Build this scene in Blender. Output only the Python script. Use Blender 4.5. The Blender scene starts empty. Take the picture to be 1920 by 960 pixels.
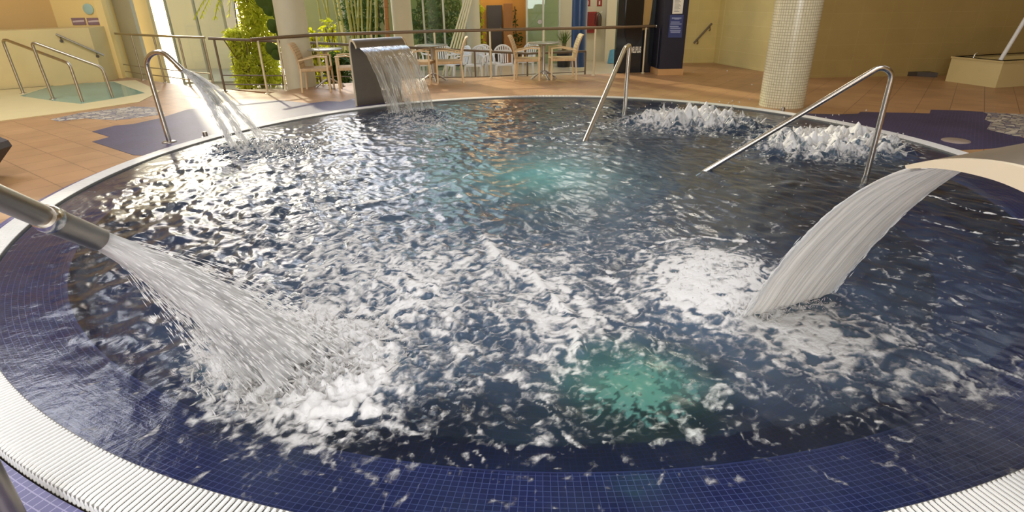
import bpy, bmesh, math, random
import numpy as np
from mathutils import Vector, Matrix
random.seed(7)
PI = math.pi
scn = bpy.context.scene
COL = scn.collection

# ------------------------------------------------------------------ camera maths
FPX, PITCH, ROLL, CH = 1071.94, .4288994, -.0164679, 1.65
cp, sp = math.cos(PITCH), math.sin(PITCH)
cF = Vector((0, cp, -sp)); R0 = Vector((1, 0, 0)); U0 = Vector((0, sp, cp))
cR = R0*math.cos(ROLL) + U0*math.sin(ROLL)
cU = U0*math.cos(ROLL) - R0*math.sin(ROLL)
CAM = Vector((0, 0, CH))
def ray(x, y): return cF + cR*((x-960)/FPX) - cU*((y-480)/FPX)
def at(x, y, z=0.0):
    d = ray(x, y); return CAM + d*((z-CH)/d.z)
def atY(x, y, Y):
    d = ray(x, y); return CAM + d*(Y/d.y)
def on_plane(x, y, P, n):
    d = ray(x, y); n = Vector(n); return CAM + d*((Vector(P)-CAM).dot(n)/d.dot(n))
DZ, LZ = -0.05, -0.45            # pool deck level, lower garden level
PC = Vector((.329, 5.85, 0)); RI, RO = 4.525, 4.72
def polar(r, a, z=0): return Vector((PC.x + r*math.cos(a), PC.y + r*math.sin(a), z))

# ------------------------------------------------------------------ node helpers
def newmat(name):
    m = bpy.data.materials.new(name); m.use_nodes = True
    nt = m.node_tree; nt.nodes.clear()
    out = nt.nodes.new('ShaderNodeOutputMaterial')
    return m, nt, out
def N(nt, t, **kw):
    n = nt.nodes.new(t)
    for k, v in kw.items():
        if k in ('ins',):
            for a, b in v.items(): n.inputs[a].default_value = b
        else: setattr(n, k, v)
    return n
def rgba(c): return (c[0], c[1], c[2], 1)
def srgb(r, g, b):
    f = lambda u: (u/255/12.92) if u/255 <= .04045 else ((u/255+.055)/1.055)**2.4
    return (f(r), f(g), f(b))
def simple(name, col, rough=.5, metal=0, var=.12, scale=6, bump=.0, bscale=40, spec=.5, transl=0, stretch=None):
    m, nt, out = newmat(name)
    b = N(nt, 'ShaderNodeBsdfPrincipled', ins={'Roughness': rough, 'Metallic': metal, 'Specular IOR Level': spec})
    tc = N(nt, 'ShaderNodeTexCoord')
    src = tc.outputs['Object']
    if stretch:
        mp = N(nt, 'ShaderNodeMapping'); mp.inputs['Scale'].default_value = stretch
        nt.links.new(src, mp.inputs['Vector']); src = mp.outputs['Vector']
    no = N(nt, 'ShaderNodeTexNoise', ins={'Scale': scale, 'Detail': 4.0})
    nt.links.new(src, no.inputs['Vector'])
    mx = N(nt, 'ShaderNodeMix', data_type='RGBA')
    mx.inputs['A'].default_value = rgba([max(0, c*(1-var)) for c in col])
    mx.inputs['B'].default_value = rgba([min(1, c*(1+var)) for c in col])
    nt.links.new(no.outputs['Fac'], mx.inputs['Factor'])
    nt.links.new(mx.outputs['Result'], b.inputs['Base Color'])
    if bump:
        nb = N(nt, 'ShaderNodeTexNoise', ins={'Scale': bscale, 'Detail': 3.0})
        nt.links.new(src, nb.inputs['Vector'])
        bp = N(nt, 'ShaderNodeBump', ins={'Strength': bump, 'Distance': .01})
        nt.links.new(nb.outputs['Fac'], bp.inputs['Height']); nt.links.new(bp.outputs['Normal'], b.inputs['Normal'])
    if transl:
        t = N(nt, 'ShaderNodeBsdfTranslucent'); nt.links.new(mx.outputs['Result'], t.inputs['Color'])
        ms = N(nt, 'ShaderNodeMixShader', ins={'Fac': transl})
        nt.links.new(b.outputs[0], ms.inputs[1]); nt.links.new(t.outputs[0], ms.inputs[2])
        nt.links.new(ms.outputs[0], out.inputs[0])
    else: nt.links.new(b.outputs[0], out.inputs[0])
    return m
def tiled(name, c1, c2, grout, mortar=.05, rough=.3, scale=1.0, rot=0, uv=False, row=1.0, width=1.0, offset=0.0, bump=.3, spec=.5, axis=None, cloud=.18):
    m, nt, out = newmat(name)
    b = N(nt, 'ShaderNodeBsdfPrincipled', ins={'Roughness': rough, 'Specular IOR Level': spec})
    tc = N(nt, 'ShaderNodeTexCoord')
    mp = N(nt, 'ShaderNodeMapping'); mp.inputs['Rotation'].default_value = axis or (0, 0, rot)
    nt.links.new(tc.outputs['UV' if uv else 'Object'], mp.inputs['Vector'])
    br = N(nt, 'ShaderNodeTexBrick', offset=offset, squash=1.0,
           ins={'Color1': rgba(c1), 'Color2': rgba(c2), 'Mortar': rgba(grout), 'Scale': scale, 'Mortar Size': mortar,
                'Mortar Smooth': .1, 'Bias': 0.0, 'Brick Width': width, 'Row Height': row})
    nt.links.new(mp.outputs['Vector'], br.inputs['Vector'])
    no = N(nt, 'ShaderNodeTexNoise', ins={'Scale': 1.7, 'Detail': 5.0})
    nt.links.new(tc.outputs['Object'], no.inputs['Vector'])
    mr = N(nt, 'ShaderNodeMapRange', ins={'From Min': .3, 'From Max': .7, 'To Min': 1-cloud, 'To Max': 1+cloud})
    nt.links.new(no.outputs['Fac'], mr.inputs['Value'])
    mu = N(nt, 'ShaderNodeMix', data_type='RGBA', blend_type='MULTIPLY'); mu.inputs['Factor'].default_value = 1
    cr = N(nt, 'ShaderNodeCombineColor')
    for k in range(3): nt.links.new(mr.outputs['Result'], cr.inputs[k])
    nt.links.new(br.outputs['Color'], mu.inputs['A']); nt.links.new(cr.outputs['Color'], mu.inputs['B'])
    nt.links.new(mu.outputs['Result'], b.inputs['Base Color'])
    bp = N(nt, 'ShaderNodeBump', ins={'Strength': bump, 'Distance': .004}); bp.invert = True
    nt.links.new(br.outputs['Fac'], bp.inputs['Height']); nt.links.new(bp.outputs['Normal'], b.inputs['Normal'])
    nt.links.new(b.outputs[0], out.inputs[0])
    return m
def glass_mat(name, tint, gloss=.12, rough=.02):
    m, nt, out = newmat(name)
    t = N(nt, 'ShaderNodeBsdfTransparent', ins={'Color': rgba(tint)})
    g = N(nt, 'ShaderNodeBsdfGlossy', ins={'Color': (1, 1, 1, 1), 'Roughness': rough})
    f = N(nt, 'ShaderNodeFresnel', ins={'IOR': 1.45})
    no = N(nt, 'ShaderNodeTexNoise', ins={'Scale': 1.5})
    bp = N(nt, 'ShaderNodeBump', ins={'Strength': .05, 'Distance': .02})
    nt.links.new(no.outputs['Fac'], bp.inputs['Height']); nt.links.new(bp.outputs['Normal'], g.inputs['Normal'])
    ms = N(nt, 'ShaderNodeMixShader')
    nt.links.new(f.outputs[0], ms.inputs[0]); nt.links.new(t.outputs[0], ms.inputs[1]); nt.links.new(g.outputs[0], ms.inputs[2])
    nt.links.new(ms.outputs[0], out.inputs[0])
    return m
def emit(name, col, s):
    m, nt, out = newmat(name)
    e = N(nt, 'ShaderNodeEmission', ins={'Color': rgba(col), 'Strength': s}); nt.links.new(e.outputs[0], out.inputs[0]); return m

# ------------------------------------------------------------------ mesh builder
class MB:
    def __init__(s): s.v = []; s.f = []; s.uv = {}
    def add(s, vs, fs):
        o = len(s.v); s.v += [tuple(p) for p in vs]; s.f += [tuple(i+o for i in f) for f in fs]; return o
    def box(s, c, size, rot=None, bev=0):
        bm = bmesh.new(); bmesh.ops.create_cube(bm, size=1)
        for v in bm.verts: v.co = Vector((v.co.x*size[0], v.co.y*size[1], v.co.z*size[2]))
        if bev: bmesh.ops.bevel(bm, geom=bm.edges[:], offset=bev, segments=2, affect='EDGES', profile=.5)
        M = (Matrix(rot) if rot is not None else Matrix.Identity(3)).to_4x4(); M.translation = Vector(c)
        bm.verts.index_update()
        s.add([M @ v.co for v in bm.verts], [[v.index for v in f.verts] for f in bm.faces]); bm.free()
    def beam(s, a, b, w, h, up=(0, 0, 1), bev=0):
        a = Vector(a); b = Vector(b); d = b-a; L = d.length; d.normalize()
        x = d.cross(Vector(up))
        if x.length < 1e-4: x = d.cross(Vector((1, 0, 0)))
        x.normalize(); z = x.cross(d)
        s.box((a+b)/2, (w, L, h), Matrix((x, d, z)).transposed(), bev)
    def tube(s, path, r, seg=12, cap=True):
        P = [Vector(p) for p in path]; n = len(P)
        rs = r if isinstance(r, (list, tuple)) else [r]*n
        T = [(P[min(i+1, n-1)]-P[max(i-1, 0)]).normalized() for i in range(n)]
        u = T[0].cross(Vector((0, 0, 1)))
        if u.length < .05: u = T[0].cross(Vector((0, 1, 0)))
        u.normalize(); vs = []
        for i in range(n):
            u = (u - T[i]*u.dot(T[i])).normalized(); w = T[i].cross(u)
            for k in range(seg):
                a = 2*PI*k/seg; vs.append(P[i] + (u*math.cos(a)+w*math.sin(a))*rs[i])
        fs = [(i*seg+k, i*seg+(k+1) % seg, (i+1)*seg+(k+1) % seg, (i+1)*seg+k) for i in range(n-1) for k in range(seg)]
        if cap: fs += [tuple(range(seg))[::-1], tuple((n-1)*seg+k for k in range(seg))]
        s.add(vs, fs)
    def lathe(s, prof, c=(0, 0, 0), seg=32, axis=None):
        c = Vector(c); vs = []; fs = []; n = len(prof)
        M = axis.to_3x3() if axis is not None else Matrix.Identity(3)
        for k in range(seg):
            a = 2*PI*k/seg
            for r, z in prof: vs.append(c + M @ Vector((r*math.cos(a), r*math.sin(a), z)))
        for k in range(seg):
            for i in range(n-1):
                fs.append((k*n+i, ((k+1) % seg)*n+i, ((k+1) % seg)*n+i+1, k*n+i+1))
        s.add(vs, fs)
    def prism(s, poly, z0, z1):
        n = len(poly)
        vs = [(p[0], p[1], z0) for p in poly]+[(p[0], p[1], z1) for p in poly]
        fs = [tuple(range(n))[::-1], tuple(range(n, 2*n))]+[(i, (i+1) % n, n+(i+1) % n, n+i) for i in range(n)]
        s.add(vs, fs)
    def quadslab(s, pts, t):          # 4 points of a face and a thickness vector
        p = [Vector(q) for q in pts]; t = Vector(t)
        s.add(p+[q+t for q in p], [(0, 1, 2, 3), (7, 6, 5, 4), (0, 4, 5, 1), (1, 5, 6, 2), (2, 6, 7, 3), (3, 7, 4, 0)])
    def grid(s, fn, nu, nv, closed_u=False, uvf=None):
        o = len(s.v); W = nu if closed_u else nu+1
        for j in range(nv+1):
            for i in range(W): s.v.append(tuple(fn(i/nu, j/nv)))
        for j in range(nv):
            for i in range(nu):
                i2 = (i+1) % W
                s.f.append((o+j*W+i, o+j*W+i2, o+(j+1)*W+i2, o+(j+1)*W+i))
                if uvf: s.uv[len(s.f)-1] = [uvf(i/nu, j/nv), uvf((i+1)/nu, j/nv), uvf((i+1)/nu, (j+1)/nv), uvf(i/nu, (j+1)/nv)]
    def build(s, name, mat, parent=None, smooth=False, origin=None, fix=True):
        me = bpy.data.meshes.new(name)
        o = Vector(origin) if origin is not None else Vector((0, 0, 0))
        me.from_pydata([Vector(v)-o for v in s.v], [], s.f)
        if s.uv:
            l = me.uv_layers.new(name='UVMap')
            for fi, us in s.uv.items():
                p = me.polygons[fi]
                for k, li in enumerate(p.loop_indices): l.data[li].uv = us[k]
        if fix:
            bm = bmesh.new(); bm.from_mesh(me); bmesh.ops.recalc_face_normals(bm, faces=bm.faces[:]); bm.to_mesh(me); bm.free()
        me.materials.append(mat)
        if smooth:
            me.polygons.foreach_set('use_smooth', [True]*len(me.polygons))
            try: me.set_sharp_from_angle(angle=math.radians(40))
            except Exception: pass
        ob = bpy.data.objects.new(name, me); COL.objects.link(ob)
        if parent is not None:
            ob.parent = parent
            if origin is None: ob.matrix_parent_inverse = Matrix.Identity(4)
        elif origin is not None: ob.location = o
        return ob
def fillet(pts, r, n=7):
    P = [Vector(p) for p in pts]; out = [P[0]]
    for i in range(1, len(P)-1):
        a, b, c = P[i-1], P[i], P[i+1]
        d1 = (a-b); d2 = (c-b); rr = min(r if not isinstance(r, (list, tuple)) else r[i-1], d1.length*.49, d2.length*.49)
        s, e = b+d1.normalized()*rr, b+d2.normalized()*rr
        for k in range(n+1):
            t = k/n; out.append(s*(1-t)**2 + b*2*t*(1-t) + e*t*t)
    out.append(P[-1]); return out
def tag(o, label=None, cat=None, group=None, kind=None):
    if label: o['label'] = label
    if cat: o['category'] = cat
    if group: o['group'] = group
    if kind: o['kind'] = kind
    return o
def thing(name, loc, label, cat, group=None, rz=0):
    o = bpy.data.objects.new(name, None); COL.objects.link(o); o.location = loc; o.rotation_euler = (0, 0, rz)
    o.empty_display_size = .1
    return tag(o, label, cat, group)
def dup(root, loc, rz, label, group=None):
    r = root.copy(); COL.objects.link(r); r.location = loc; r.rotation_euler = (0, 0, rz); r['label'] = label
    if group: r['group'] = group
    for ch in list(root.children):
        c = ch.copy(); COL.objects.link(c); c.parent = r
        for g in list(ch.children):
            d = g.copy(); COL.objects.link(d); d.parent = c
    return r
def struct(mb, name, mat, smooth=False, fix=True):
    return tag(mb.build(name, mat, smooth=smooth, fix=fix), kind='structure')

# ------------------------------------------------------------------ materials
M = {}
M['steel'] = simple('brushed_steel', (.62, .60, .56), .22, 1, .06, 20, .04, 300)
M['dark_steel'] = simple('satin_steel', (.31, .28, .24), .38, 1, .08, 9, .03, 250)
M['rail_metal'] = simple('rail_steel', (.46, .40, .31), .36, 1, .06, 10)
M['rail_dark'] = simple('brown_rail', (.17, .13, .09), .4, .3, .1, 10)
M['white'] = simple('white_plastic', (.80, .80, .78), .4, 0, .05, 8, .05, 60)
M['gutter'] = simple('grey_gutter', (.20, .20, .18), .6, 0, .15, 12)
M['wood_resin'] = simple('beige_resin', srgb(226, 198, 152), .5, 0, .06, 14, .12, 90)
M['weave'] = tiled('beige_weave', srgb(222, 192, 146), srgb(208, 176, 128), srgb(176, 142, 98), .12, .6, 60, bump=.5)
M['table_top'] = simple('grey_table_top', srgb(150, 146, 132), .25, 0, .1, 9)
M['table_leg'] = simple('grey_aluminium', (.5, .49, .46), .35, .9, .06, 10)
M['floor'] = tiled('terracotta_tiles', srgb(178, 138, 98), srgb(168, 128, 89), srgb(124, 94, 66), .012, .42, 1/.42, math.radians(37.3), bump=.15, cloud=.14)
M['low_floor'] = simple('pale_stone_floor', srgb(196, 180, 148), .35, 0, .1, 2, .05, 20)
M['mosaic'] = tiled('blue_mosaic', srgb(62, 58, 92), srgb(54, 50, 84), srgb(76, 72, 104), .06, .5, 1/.041, math.radians(37.3), bump=.2)
M['mosaic_uv'] = tiled('blue_pool_mosaic', srgb(38, 40, 92), srgb(29, 32, 80), srgb(98, 100, 146), .05, .3, 1, uv=True, bump=.25)
M['ring_uv'] = tiled('blue_deck_mosaic', srgb(84, 82, 134), srgb(72, 70, 120), srgb(140, 136, 172), .06, .35, 1, uv=True, bump=.25)
M['deep'] = tiled('depth_darkened_mosaic', srgb(4, 22, 78), srgb(2, 16, 62), srgb(12, 36, 96), .08, .4, 1, uv=True, bump=.2)  # darkening of the deep water is put into the tile colour
M['pillar'] = tiled('cream_mosaic', srgb(232, 222, 190), srgb(222, 212, 180), srgb(176, 164, 128), .09, .22, 1, uv=True, bump=.5, cloud=.05)
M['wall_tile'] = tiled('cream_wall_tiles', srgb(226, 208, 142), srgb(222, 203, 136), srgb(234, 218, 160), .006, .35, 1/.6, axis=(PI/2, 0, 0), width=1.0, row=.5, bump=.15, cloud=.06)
M['wall_tile_dim'] = tiled('dimmed_wall_tiles', srgb(172, 148, 92), srgb(169, 145, 90), srgb(180, 157, 102), .005, .4, 1/.6, axis=(PI/2, 0, 0), width=1.0, row=.5, bump=.15, cloud=.06)  # darker copy of the cream tiles, right-hand dimness put into the colour
M['yellow_shaded'] = simple('shaded_yellow_plaster', srgb(216, 178, 112), .7, 0, .05, 2)  # shaded copy of the yellow plaster, the wall's shade is in the colour
M['yellow'] = simple('lit_yellow_plaster', srgb(250, 220, 146), .7, 0, .05, 2)  # lit copy of the same plaster, sunlit brightness put into the colour
M['cream'] = simple('cream_plaster', srgb(222, 200, 142), .65, 0, .06, 2)
M['pale'] = simple('pale_plaster', srgb(216, 208, 180), .7, 0, .05, 2)
M['olive'] = simple('olive_render', srgb(168, 166, 108), .8, 0, .1, 1.2)
M['ceil'] = simple('white_ceiling', srgb(206, 198, 178), .8, 0, .04, 2)
M['orange'] = simple('orange_plaster', srgb(214, 152, 70), .7, 0, .08, 2)
M['navy'] = simple('navy_gloss', srgb(26, 26, 44), .5, 0, .15, 3)
M['navy_panel'] = simple('dark_glass_panel', srgb(30, 34, 40), .08, 0, .15, 3)
M['black'] = simple('black_gloss', srgb(14, 13, 18), .1, 0, .15, 3)
M['plinth'] = simple('tan_plinth', srgb(206, 160, 106), .5, 0, .1, 4)
M['blue_col'] = simple('blue_paint', srgb(34, 66, 110), .3, 0, .08, 3)
M['concrete'] = simple('pale_concrete', srgb(206, 200, 172), .7, 0, .08, 4, .1, 40)
M['red'] = simple('red_enamel', srgb(150, 40, 28), .4, 0, .1, 4)
M['ext'] = simple('dark_extinguisher', srgb(84, 70, 58), .3, .4, .1, 6)
M['paper'] = simple('white_paper', srgb(232, 228, 214), .7, 0, .03, 6)
M['ink'] = simple('grey_ink', srgb(150, 148, 140), .8, 0, .1, 30)
M['sign_blue'] = simple('blue_sign_face', srgb(58, 70, 122), .4, 0, .1, 5)
M['sign_ink'] = simple('pale_blue_ink', srgb(140, 150, 186), .6, 0, .1, 30)
M['brown'] = simple('brown_timber', srgb(166, 112, 58), .6, 0, .2, 5, stretch=(8, 8, 1))
M['dark_door'] = simple('dark_timber', srgb(62, 50, 36), .4, 0, .2, 5, stretch=(8, 8, 1))
M['pot'] = simple('black_pot', srgb(34, 32, 34), .4, 0, .1, 6)
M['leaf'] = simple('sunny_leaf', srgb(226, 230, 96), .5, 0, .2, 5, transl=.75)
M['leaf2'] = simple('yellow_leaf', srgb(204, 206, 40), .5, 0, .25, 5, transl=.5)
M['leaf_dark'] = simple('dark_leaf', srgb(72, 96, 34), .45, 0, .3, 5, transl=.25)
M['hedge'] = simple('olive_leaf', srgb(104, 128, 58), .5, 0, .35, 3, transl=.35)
M['culm'] = simple('bamboo_culm', srgb(170, 164, 82), .4, 0, .2, 4)
M['stem'] = simple('brown_stem', srgb(110, 96, 56), .7, 0, .2, 8)
M['soil'] = simple('dark_soil', srgb(84, 74, 52), .9, 0, .4, 10, .4, 20)
M['glass'] = glass_mat('clear_glass', (.93, .96, .90))
M['green_glass'] = glass_mat('green_glass', (.74, .86, .76))
M['frame'] = simple('pale_window_frame', srgb(190, 190, 170), .4, .3, .05, 8)
M['plunge'] = None
M['grey_dark'] = simple('dark_grey_fabric', srgb(74, 68, 66), .7, 0, .15, 30, .2, 120)
M['clock'] = simple('pale_blue_disc', srgb(176, 206, 196), .4, 0, .1, 9)
M['notice'] = simple('mauve_notice', srgb(150, 120, 128), .5, 0, .2, 20)
M['notice_pale'] = simple('pale_notice_print', srgb(218, 200, 196), .5, 0, .2, 40)
M['sky_bag'] = simple('light_blue_plastic', srgb(96, 160, 190), .4, 0, .2, 10)
M['pebble'] = None

def pebble_mat():
    m, nt, out = newmat('pebble_mosaic')
    b = N(nt, 'ShaderNodeBsdfPrincipled', ins={'Roughness': .45})
    tc = N(nt, 'ShaderNodeTexCoord')
    v = N(nt, 'ShaderNodeTexVoronoi', feature='DISTANCE_TO_EDGE', ins={'Scale': 11.0})
    v2 = N(nt, 'ShaderNodeTexVoronoi', ins={'Scale': 11.0})
    nt.links.new(tc.outputs['Object'], v.inputs['Vector']); nt.links.new(tc.outputs['Object'], v2.inputs['Vector'])
    r = N(nt, 'ShaderNodeValToRGB')
    r.color_ramp.elements[0].color = rgba(srgb(120, 116, 128)); r.color_ramp.elements[1].color = rgba(srgb(214, 206, 186))
    e = r.color_ramp.elements.new(.5); e.color = rgba(srgb(168, 158, 140))
    sp_ = N(nt, 'ShaderNodeSeparateColor'); nt.links.new(v2.outputs['Color'], sp_.inputs['Color'])
    nt.links.new(sp_.outputs[0], r.inputs['Fac'])
    st = N(nt, 'ShaderNodeMath', operation='GREATER_THAN'); st.inputs[1].default_value = .06
    nt.links.new(v.outputs['Distance'], st.inputs[0])
    mx = N(nt, 'ShaderNodeMix', data_type='RGBA'); mx.inputs['A'].default_value = rgba(srgb(92, 90, 110))
    nt.links.new(st.outputs[0], mx.inputs['Factor']); nt.links.new(r.outputs['Color'], mx.inputs['B'])
    nt.links.new(mx.outputs['Result'], b.inputs['Base Color']); nt.links.new(b.outputs[0], out.inputs[0])
    return m
M['pebble'] = pebble_mat()

def water_mat():
    m, nt, out = newmat('foamy_pool_water')
    L = nt.links.new
    tc = N(nt, 'ShaderNodeTexCoord')
    fo = N(nt, 'ShaderNodeAttribute', attribute_name='foam'); mi = N(nt, 'ShaderNodeAttribute', attribute_name='milk')
    # fine ripples
    n1 = N(nt, 'ShaderNodeTexNoise', ins={'Scale': 9.0, 'Detail': 5.0, 'Roughness': .6, 'Distortion': .6}); L(tc.outputs['Object'], n1.inputs['Vector'])
    bp = N(nt, 'ShaderNodeBump', ins={'Strength': .22, 'Distance': .02}); L(n1.outputs['Fac'], bp.inputs['Height'])
    tr = N(nt, 'ShaderNodeBsdfTransparent', ins={'Color': (.72, .84, .93, 1)})
    gl = N(nt, 'ShaderNodeBsdfGlossy', ins={'Color': (1, 1, 1, 1), 'Roughness': .17}); L(bp.outputs['Normal'], gl.inputs['Normal'])
    fr = N(nt, 'ShaderNodeFresnel', ins={'IOR': 1.33}); L(bp.outputs['Normal'], fr.inputs['Normal'])
    w = N(nt, 'ShaderNodeMixShader'); L(fr.outputs[0], w.inputs[0]); L(tr.outputs[0], w.inputs[1]); L(gl.outputs[0], w.inputs[2])
    # bubbles just under the surface
    md = N(nt, 'ShaderNodeBsdfDiffuse', ins={'Color': rgba(srgb(92, 112, 136))})
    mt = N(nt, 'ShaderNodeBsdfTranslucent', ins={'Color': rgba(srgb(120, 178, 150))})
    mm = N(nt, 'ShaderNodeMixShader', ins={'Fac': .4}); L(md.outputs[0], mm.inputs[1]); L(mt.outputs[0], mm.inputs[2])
    mg = N(nt, 'ShaderNodeMixShader'); L(fr.outputs[0], mg.inputs[0]); L(mm.outputs[0], mg.inputs[1]); L(gl.outputs[0], mg.inputs[2])
    a1 = N(nt, 'ShaderNodeMixShader'); L(mi.outputs['Fac'], a1.inputs[0]); L(w.outputs[0], a1.inputs[1]); L(mg.outputs[0], a1.inputs[2])
    # foam
    n2 = N(nt, 'ShaderNodeTexNoise', ins={'Scale': 26.0, 'Detail': 6.0, 'Roughness': .65, 'Distortion': .8}); L(tc.outputs['Object'], n2.inputs['Vector'])
    ad = N(nt, 'ShaderNodeMath', operation='MULTIPLY_ADD', ins={}); ad.inputs[1].default_value = 3.2; ad.inputs[2].default_value = -1.6
    L(n2.outputs['Fac'], ad.inputs[0])
    sm = N(nt, 'ShaderNodeMath', operation='ADD'); L(ad.outputs[0], sm.inputs[0]); L(fo.outputs['Fac'], sm.inputs[1])
    mr = N(nt, 'ShaderNodeMapRange', interpolation_type='SMOOTHSTEP', ins={'From Min': -.45, 'From Max': 1.5, 'To Min': 0, 'To Max': .95}); L(sm.outputs[0], mr.inputs['Value'])
    fd = N(nt, 'ShaderNodeBsdfDiffuse', ins={'Color': (.66, .65, .67, 1)})
    ft = N(nt, 'ShaderNodeBsdfTranslucent', ins={'Color': (.6, .62, .64, 1)})
    fr_c = N(nt, 'ShaderNodeMapRange', ins={'From Min': .2, 'From Max': 2.2, 'To Min': .37, 'To Max': .80}); L(sm.outputs[0], fr_c.inputs['Value'])
    fcc = N(nt, 'ShaderNodeCombineColor'); [L(fr_c.outputs['Result'], fcc.inputs[k]) for k in range(3)]; L(fcc.outputs[0], fd.inputs['Color'])
    b2 = N(nt, 'ShaderNodeBump', ins={'Strength': .35, 'Distance': .012}); L(sm.outputs[0], b2.inputs['Height']); L(b2.outputs['Normal'], fd.inputs['Normal'])
    fm = N(nt, 'ShaderNodeMixShader', ins={'Fac': .18}); L(fd.outputs[0], fm.inputs[1]); L(ft.outputs[0], fm.inputs[2])
    a2 = N(nt, 'ShaderNodeMixShader'); L(mr.outputs['Result'], a2.inputs[0]); L(a1.outputs[0], a2.inputs[1]); L(fm.outputs[0], a2.inputs[2])
    L(a2.outputs[0], out.inputs[0])
    return m
M['water'] = water_mat()
def spray_mat(name, col, lo, hi, sc, amin=.0, amax=1.0, transl=.3, gloss=.06):
    # white water: streaks along the flow (UV u across, v along)
    m, nt, out = newmat(name); L = nt.links.new
    tc = N(nt, 'ShaderNodeTexCoord'); mp = N(nt, 'ShaderNodeMapping'); mp.inputs['Scale'].default_value = sc
    L(tc.outputs['UV'], mp.inputs['Vector'])
    n = N(nt, 'ShaderNodeTexNoise', ins={'Scale': 1.0, 'Detail': 5.0, 'Roughness': .62, 'Distortion': .4}); L(mp.outputs[0], n.inputs['Vector'])
    mr = N(nt, 'ShaderNodeMapRange', interpolation_type='SMOOTHSTEP', ins={'From Min': lo, 'From Max': hi, 'To Min': amin, 'To Max': amax}); L(n.outputs['Fac'], mr.inputs['Value'])
    bp = N(nt, 'ShaderNodeBump', ins={'Strength': .8, 'Distance': .02}); L(n.outputs['Fac'], bp.inputs['Height'])
    d = N(nt, 'ShaderNodeBsdfDiffuse', ins={'Color': rgba(col)}); L(bp.outputs['Normal'], d.inputs['Normal'])
    ck = N(nt, 'ShaderNodeMapRange', ins={'From Min': .36, 'From Max': .6, 'To Min': .62, 'To Max': 1.0}); L(n.outputs['Fac'], ck.inputs['Value'])
    cv = N(nt, 'ShaderNodeMix', data_type='RGBA', blend_type='MULTIPLY'); cv.inputs['Factor'].default_value = 1; cv.inputs['A'].default_value = rgba(col); ckc = N(nt, 'ShaderNodeCombineColor'); [L(ck.outputs['Result'], ckc.inputs[k]) for k in range(3)]; L(ckc.outputs[0], cv.inputs['B']); L(cv.outputs['Result'], d.inputs['Color'])
    t = N(nt, 'ShaderNodeBsdfTranslucent', ins={'Color': rgba(col)}); 
    g = N(nt, 'ShaderNodeBsdfGlossy', ins={'Roughness': .15}); L(bp.outputs['Normal'], g.inputs['Normal'])
    a = N(nt, 'ShaderNodeMixShader', ins={'Fac': transl}); L(d.outputs[0], a.inputs[1]); L(t.outputs[0], a.inputs[2])
    b = N(nt, 'ShaderNodeMixShader', ins={'Fac': gloss}); L(a.outputs[0], b.inputs[1]); L(g.outputs[0], b.inputs[2])
    tr = N(nt, 'ShaderNodeBsdfTransparent', ins={'Color': (.96, .97, .97, 1)})
    f = N(nt, 'ShaderNodeFresnel', ins={'IOR': 1.33}); L(bp.outputs['Normal'], f.inputs['Normal'])
    cw = N(nt, 'ShaderNodeMixShader'); L(f.outputs[0], cw.inputs[0]); L(tr.outputs[0], cw.inputs[1]); L(g.outputs[0], cw.inputs[2])
    ms = N(nt, 'ShaderNodeMixShader'); L(mr.outputs['Result'], ms.inputs[0]); L(cw.outputs[0], ms.inputs[1]); L(b.outputs[0], ms.inputs[2])
    L(ms.outputs[0], out.inputs[0]); return m
M['cascade'] = spray_mat('cascade_water', (.97, .95, .92), .25, .6, (30, 2.0, 1), .72, 1.0, .45)
M['clear'] = spray_mat('clear_falling_water', (.8, .8, .76), .46, .70, (14, 2.5, 1), .12, .8, .4, .2)
M['jet'] = spray_mat('jet_core_water', (.97, .97, .97), .2, .5, (12, 3.0, 1), .6, 1, .6)
M['jet_thin'] = spray_mat('thin_jet_water', (.84, .84, .78), .36, .66, (5, 3.0, 1), .05, .8, .45)
M['drop'] = simple('white_spray', (.97, .97, .97), .3, 0, .02, 20, transl=.65)
M['froth'] = simple('white_froth', (.66, .65, .64), .5, 0, .05, 20, transl=.4)
def plunge_mat():
    m, nt, out = newmat('green_plunge_water'); L = nt.links.new
    n1 = N(nt, 'ShaderNodeTexNoise', ins={'Scale': 3.0, 'Detail': 2.0})
    bp = N(nt, 'ShaderNodeBump', ins={'Strength': .08, 'Distance': .02}); L(n1.outputs['Fac'], bp.inputs['Height'])
    tr = N(nt, 'ShaderNodeBsdfTransparent', ins={'Color': (.92, .985, .95, 1)})
    gl = N(nt, 'ShaderNodeBsdfGlossy', ins={'Roughness': .03}); L(bp.outputs['Normal'], gl.inputs['Normal'])
    fr = N(nt, 'ShaderNodeFresnel', ins={'IOR': 1.33}); L(bp.outputs['Normal'], fr.inputs['Normal'])
    w = N(nt, 'ShaderNodeMixShader'); L(fr.outputs[0], w.inputs[0]); L(tr.outputs[0], w.inputs[1]); L(gl.outputs[0], w.inputs[2])
    L(w.outputs[0], out.inputs[0]); return m
M['plunge'] = plunge_mat()
M['aqua_tile'] = simple('aqua_tile', srgb(190, 226, 204), .4, 0, .08, 6)

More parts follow.
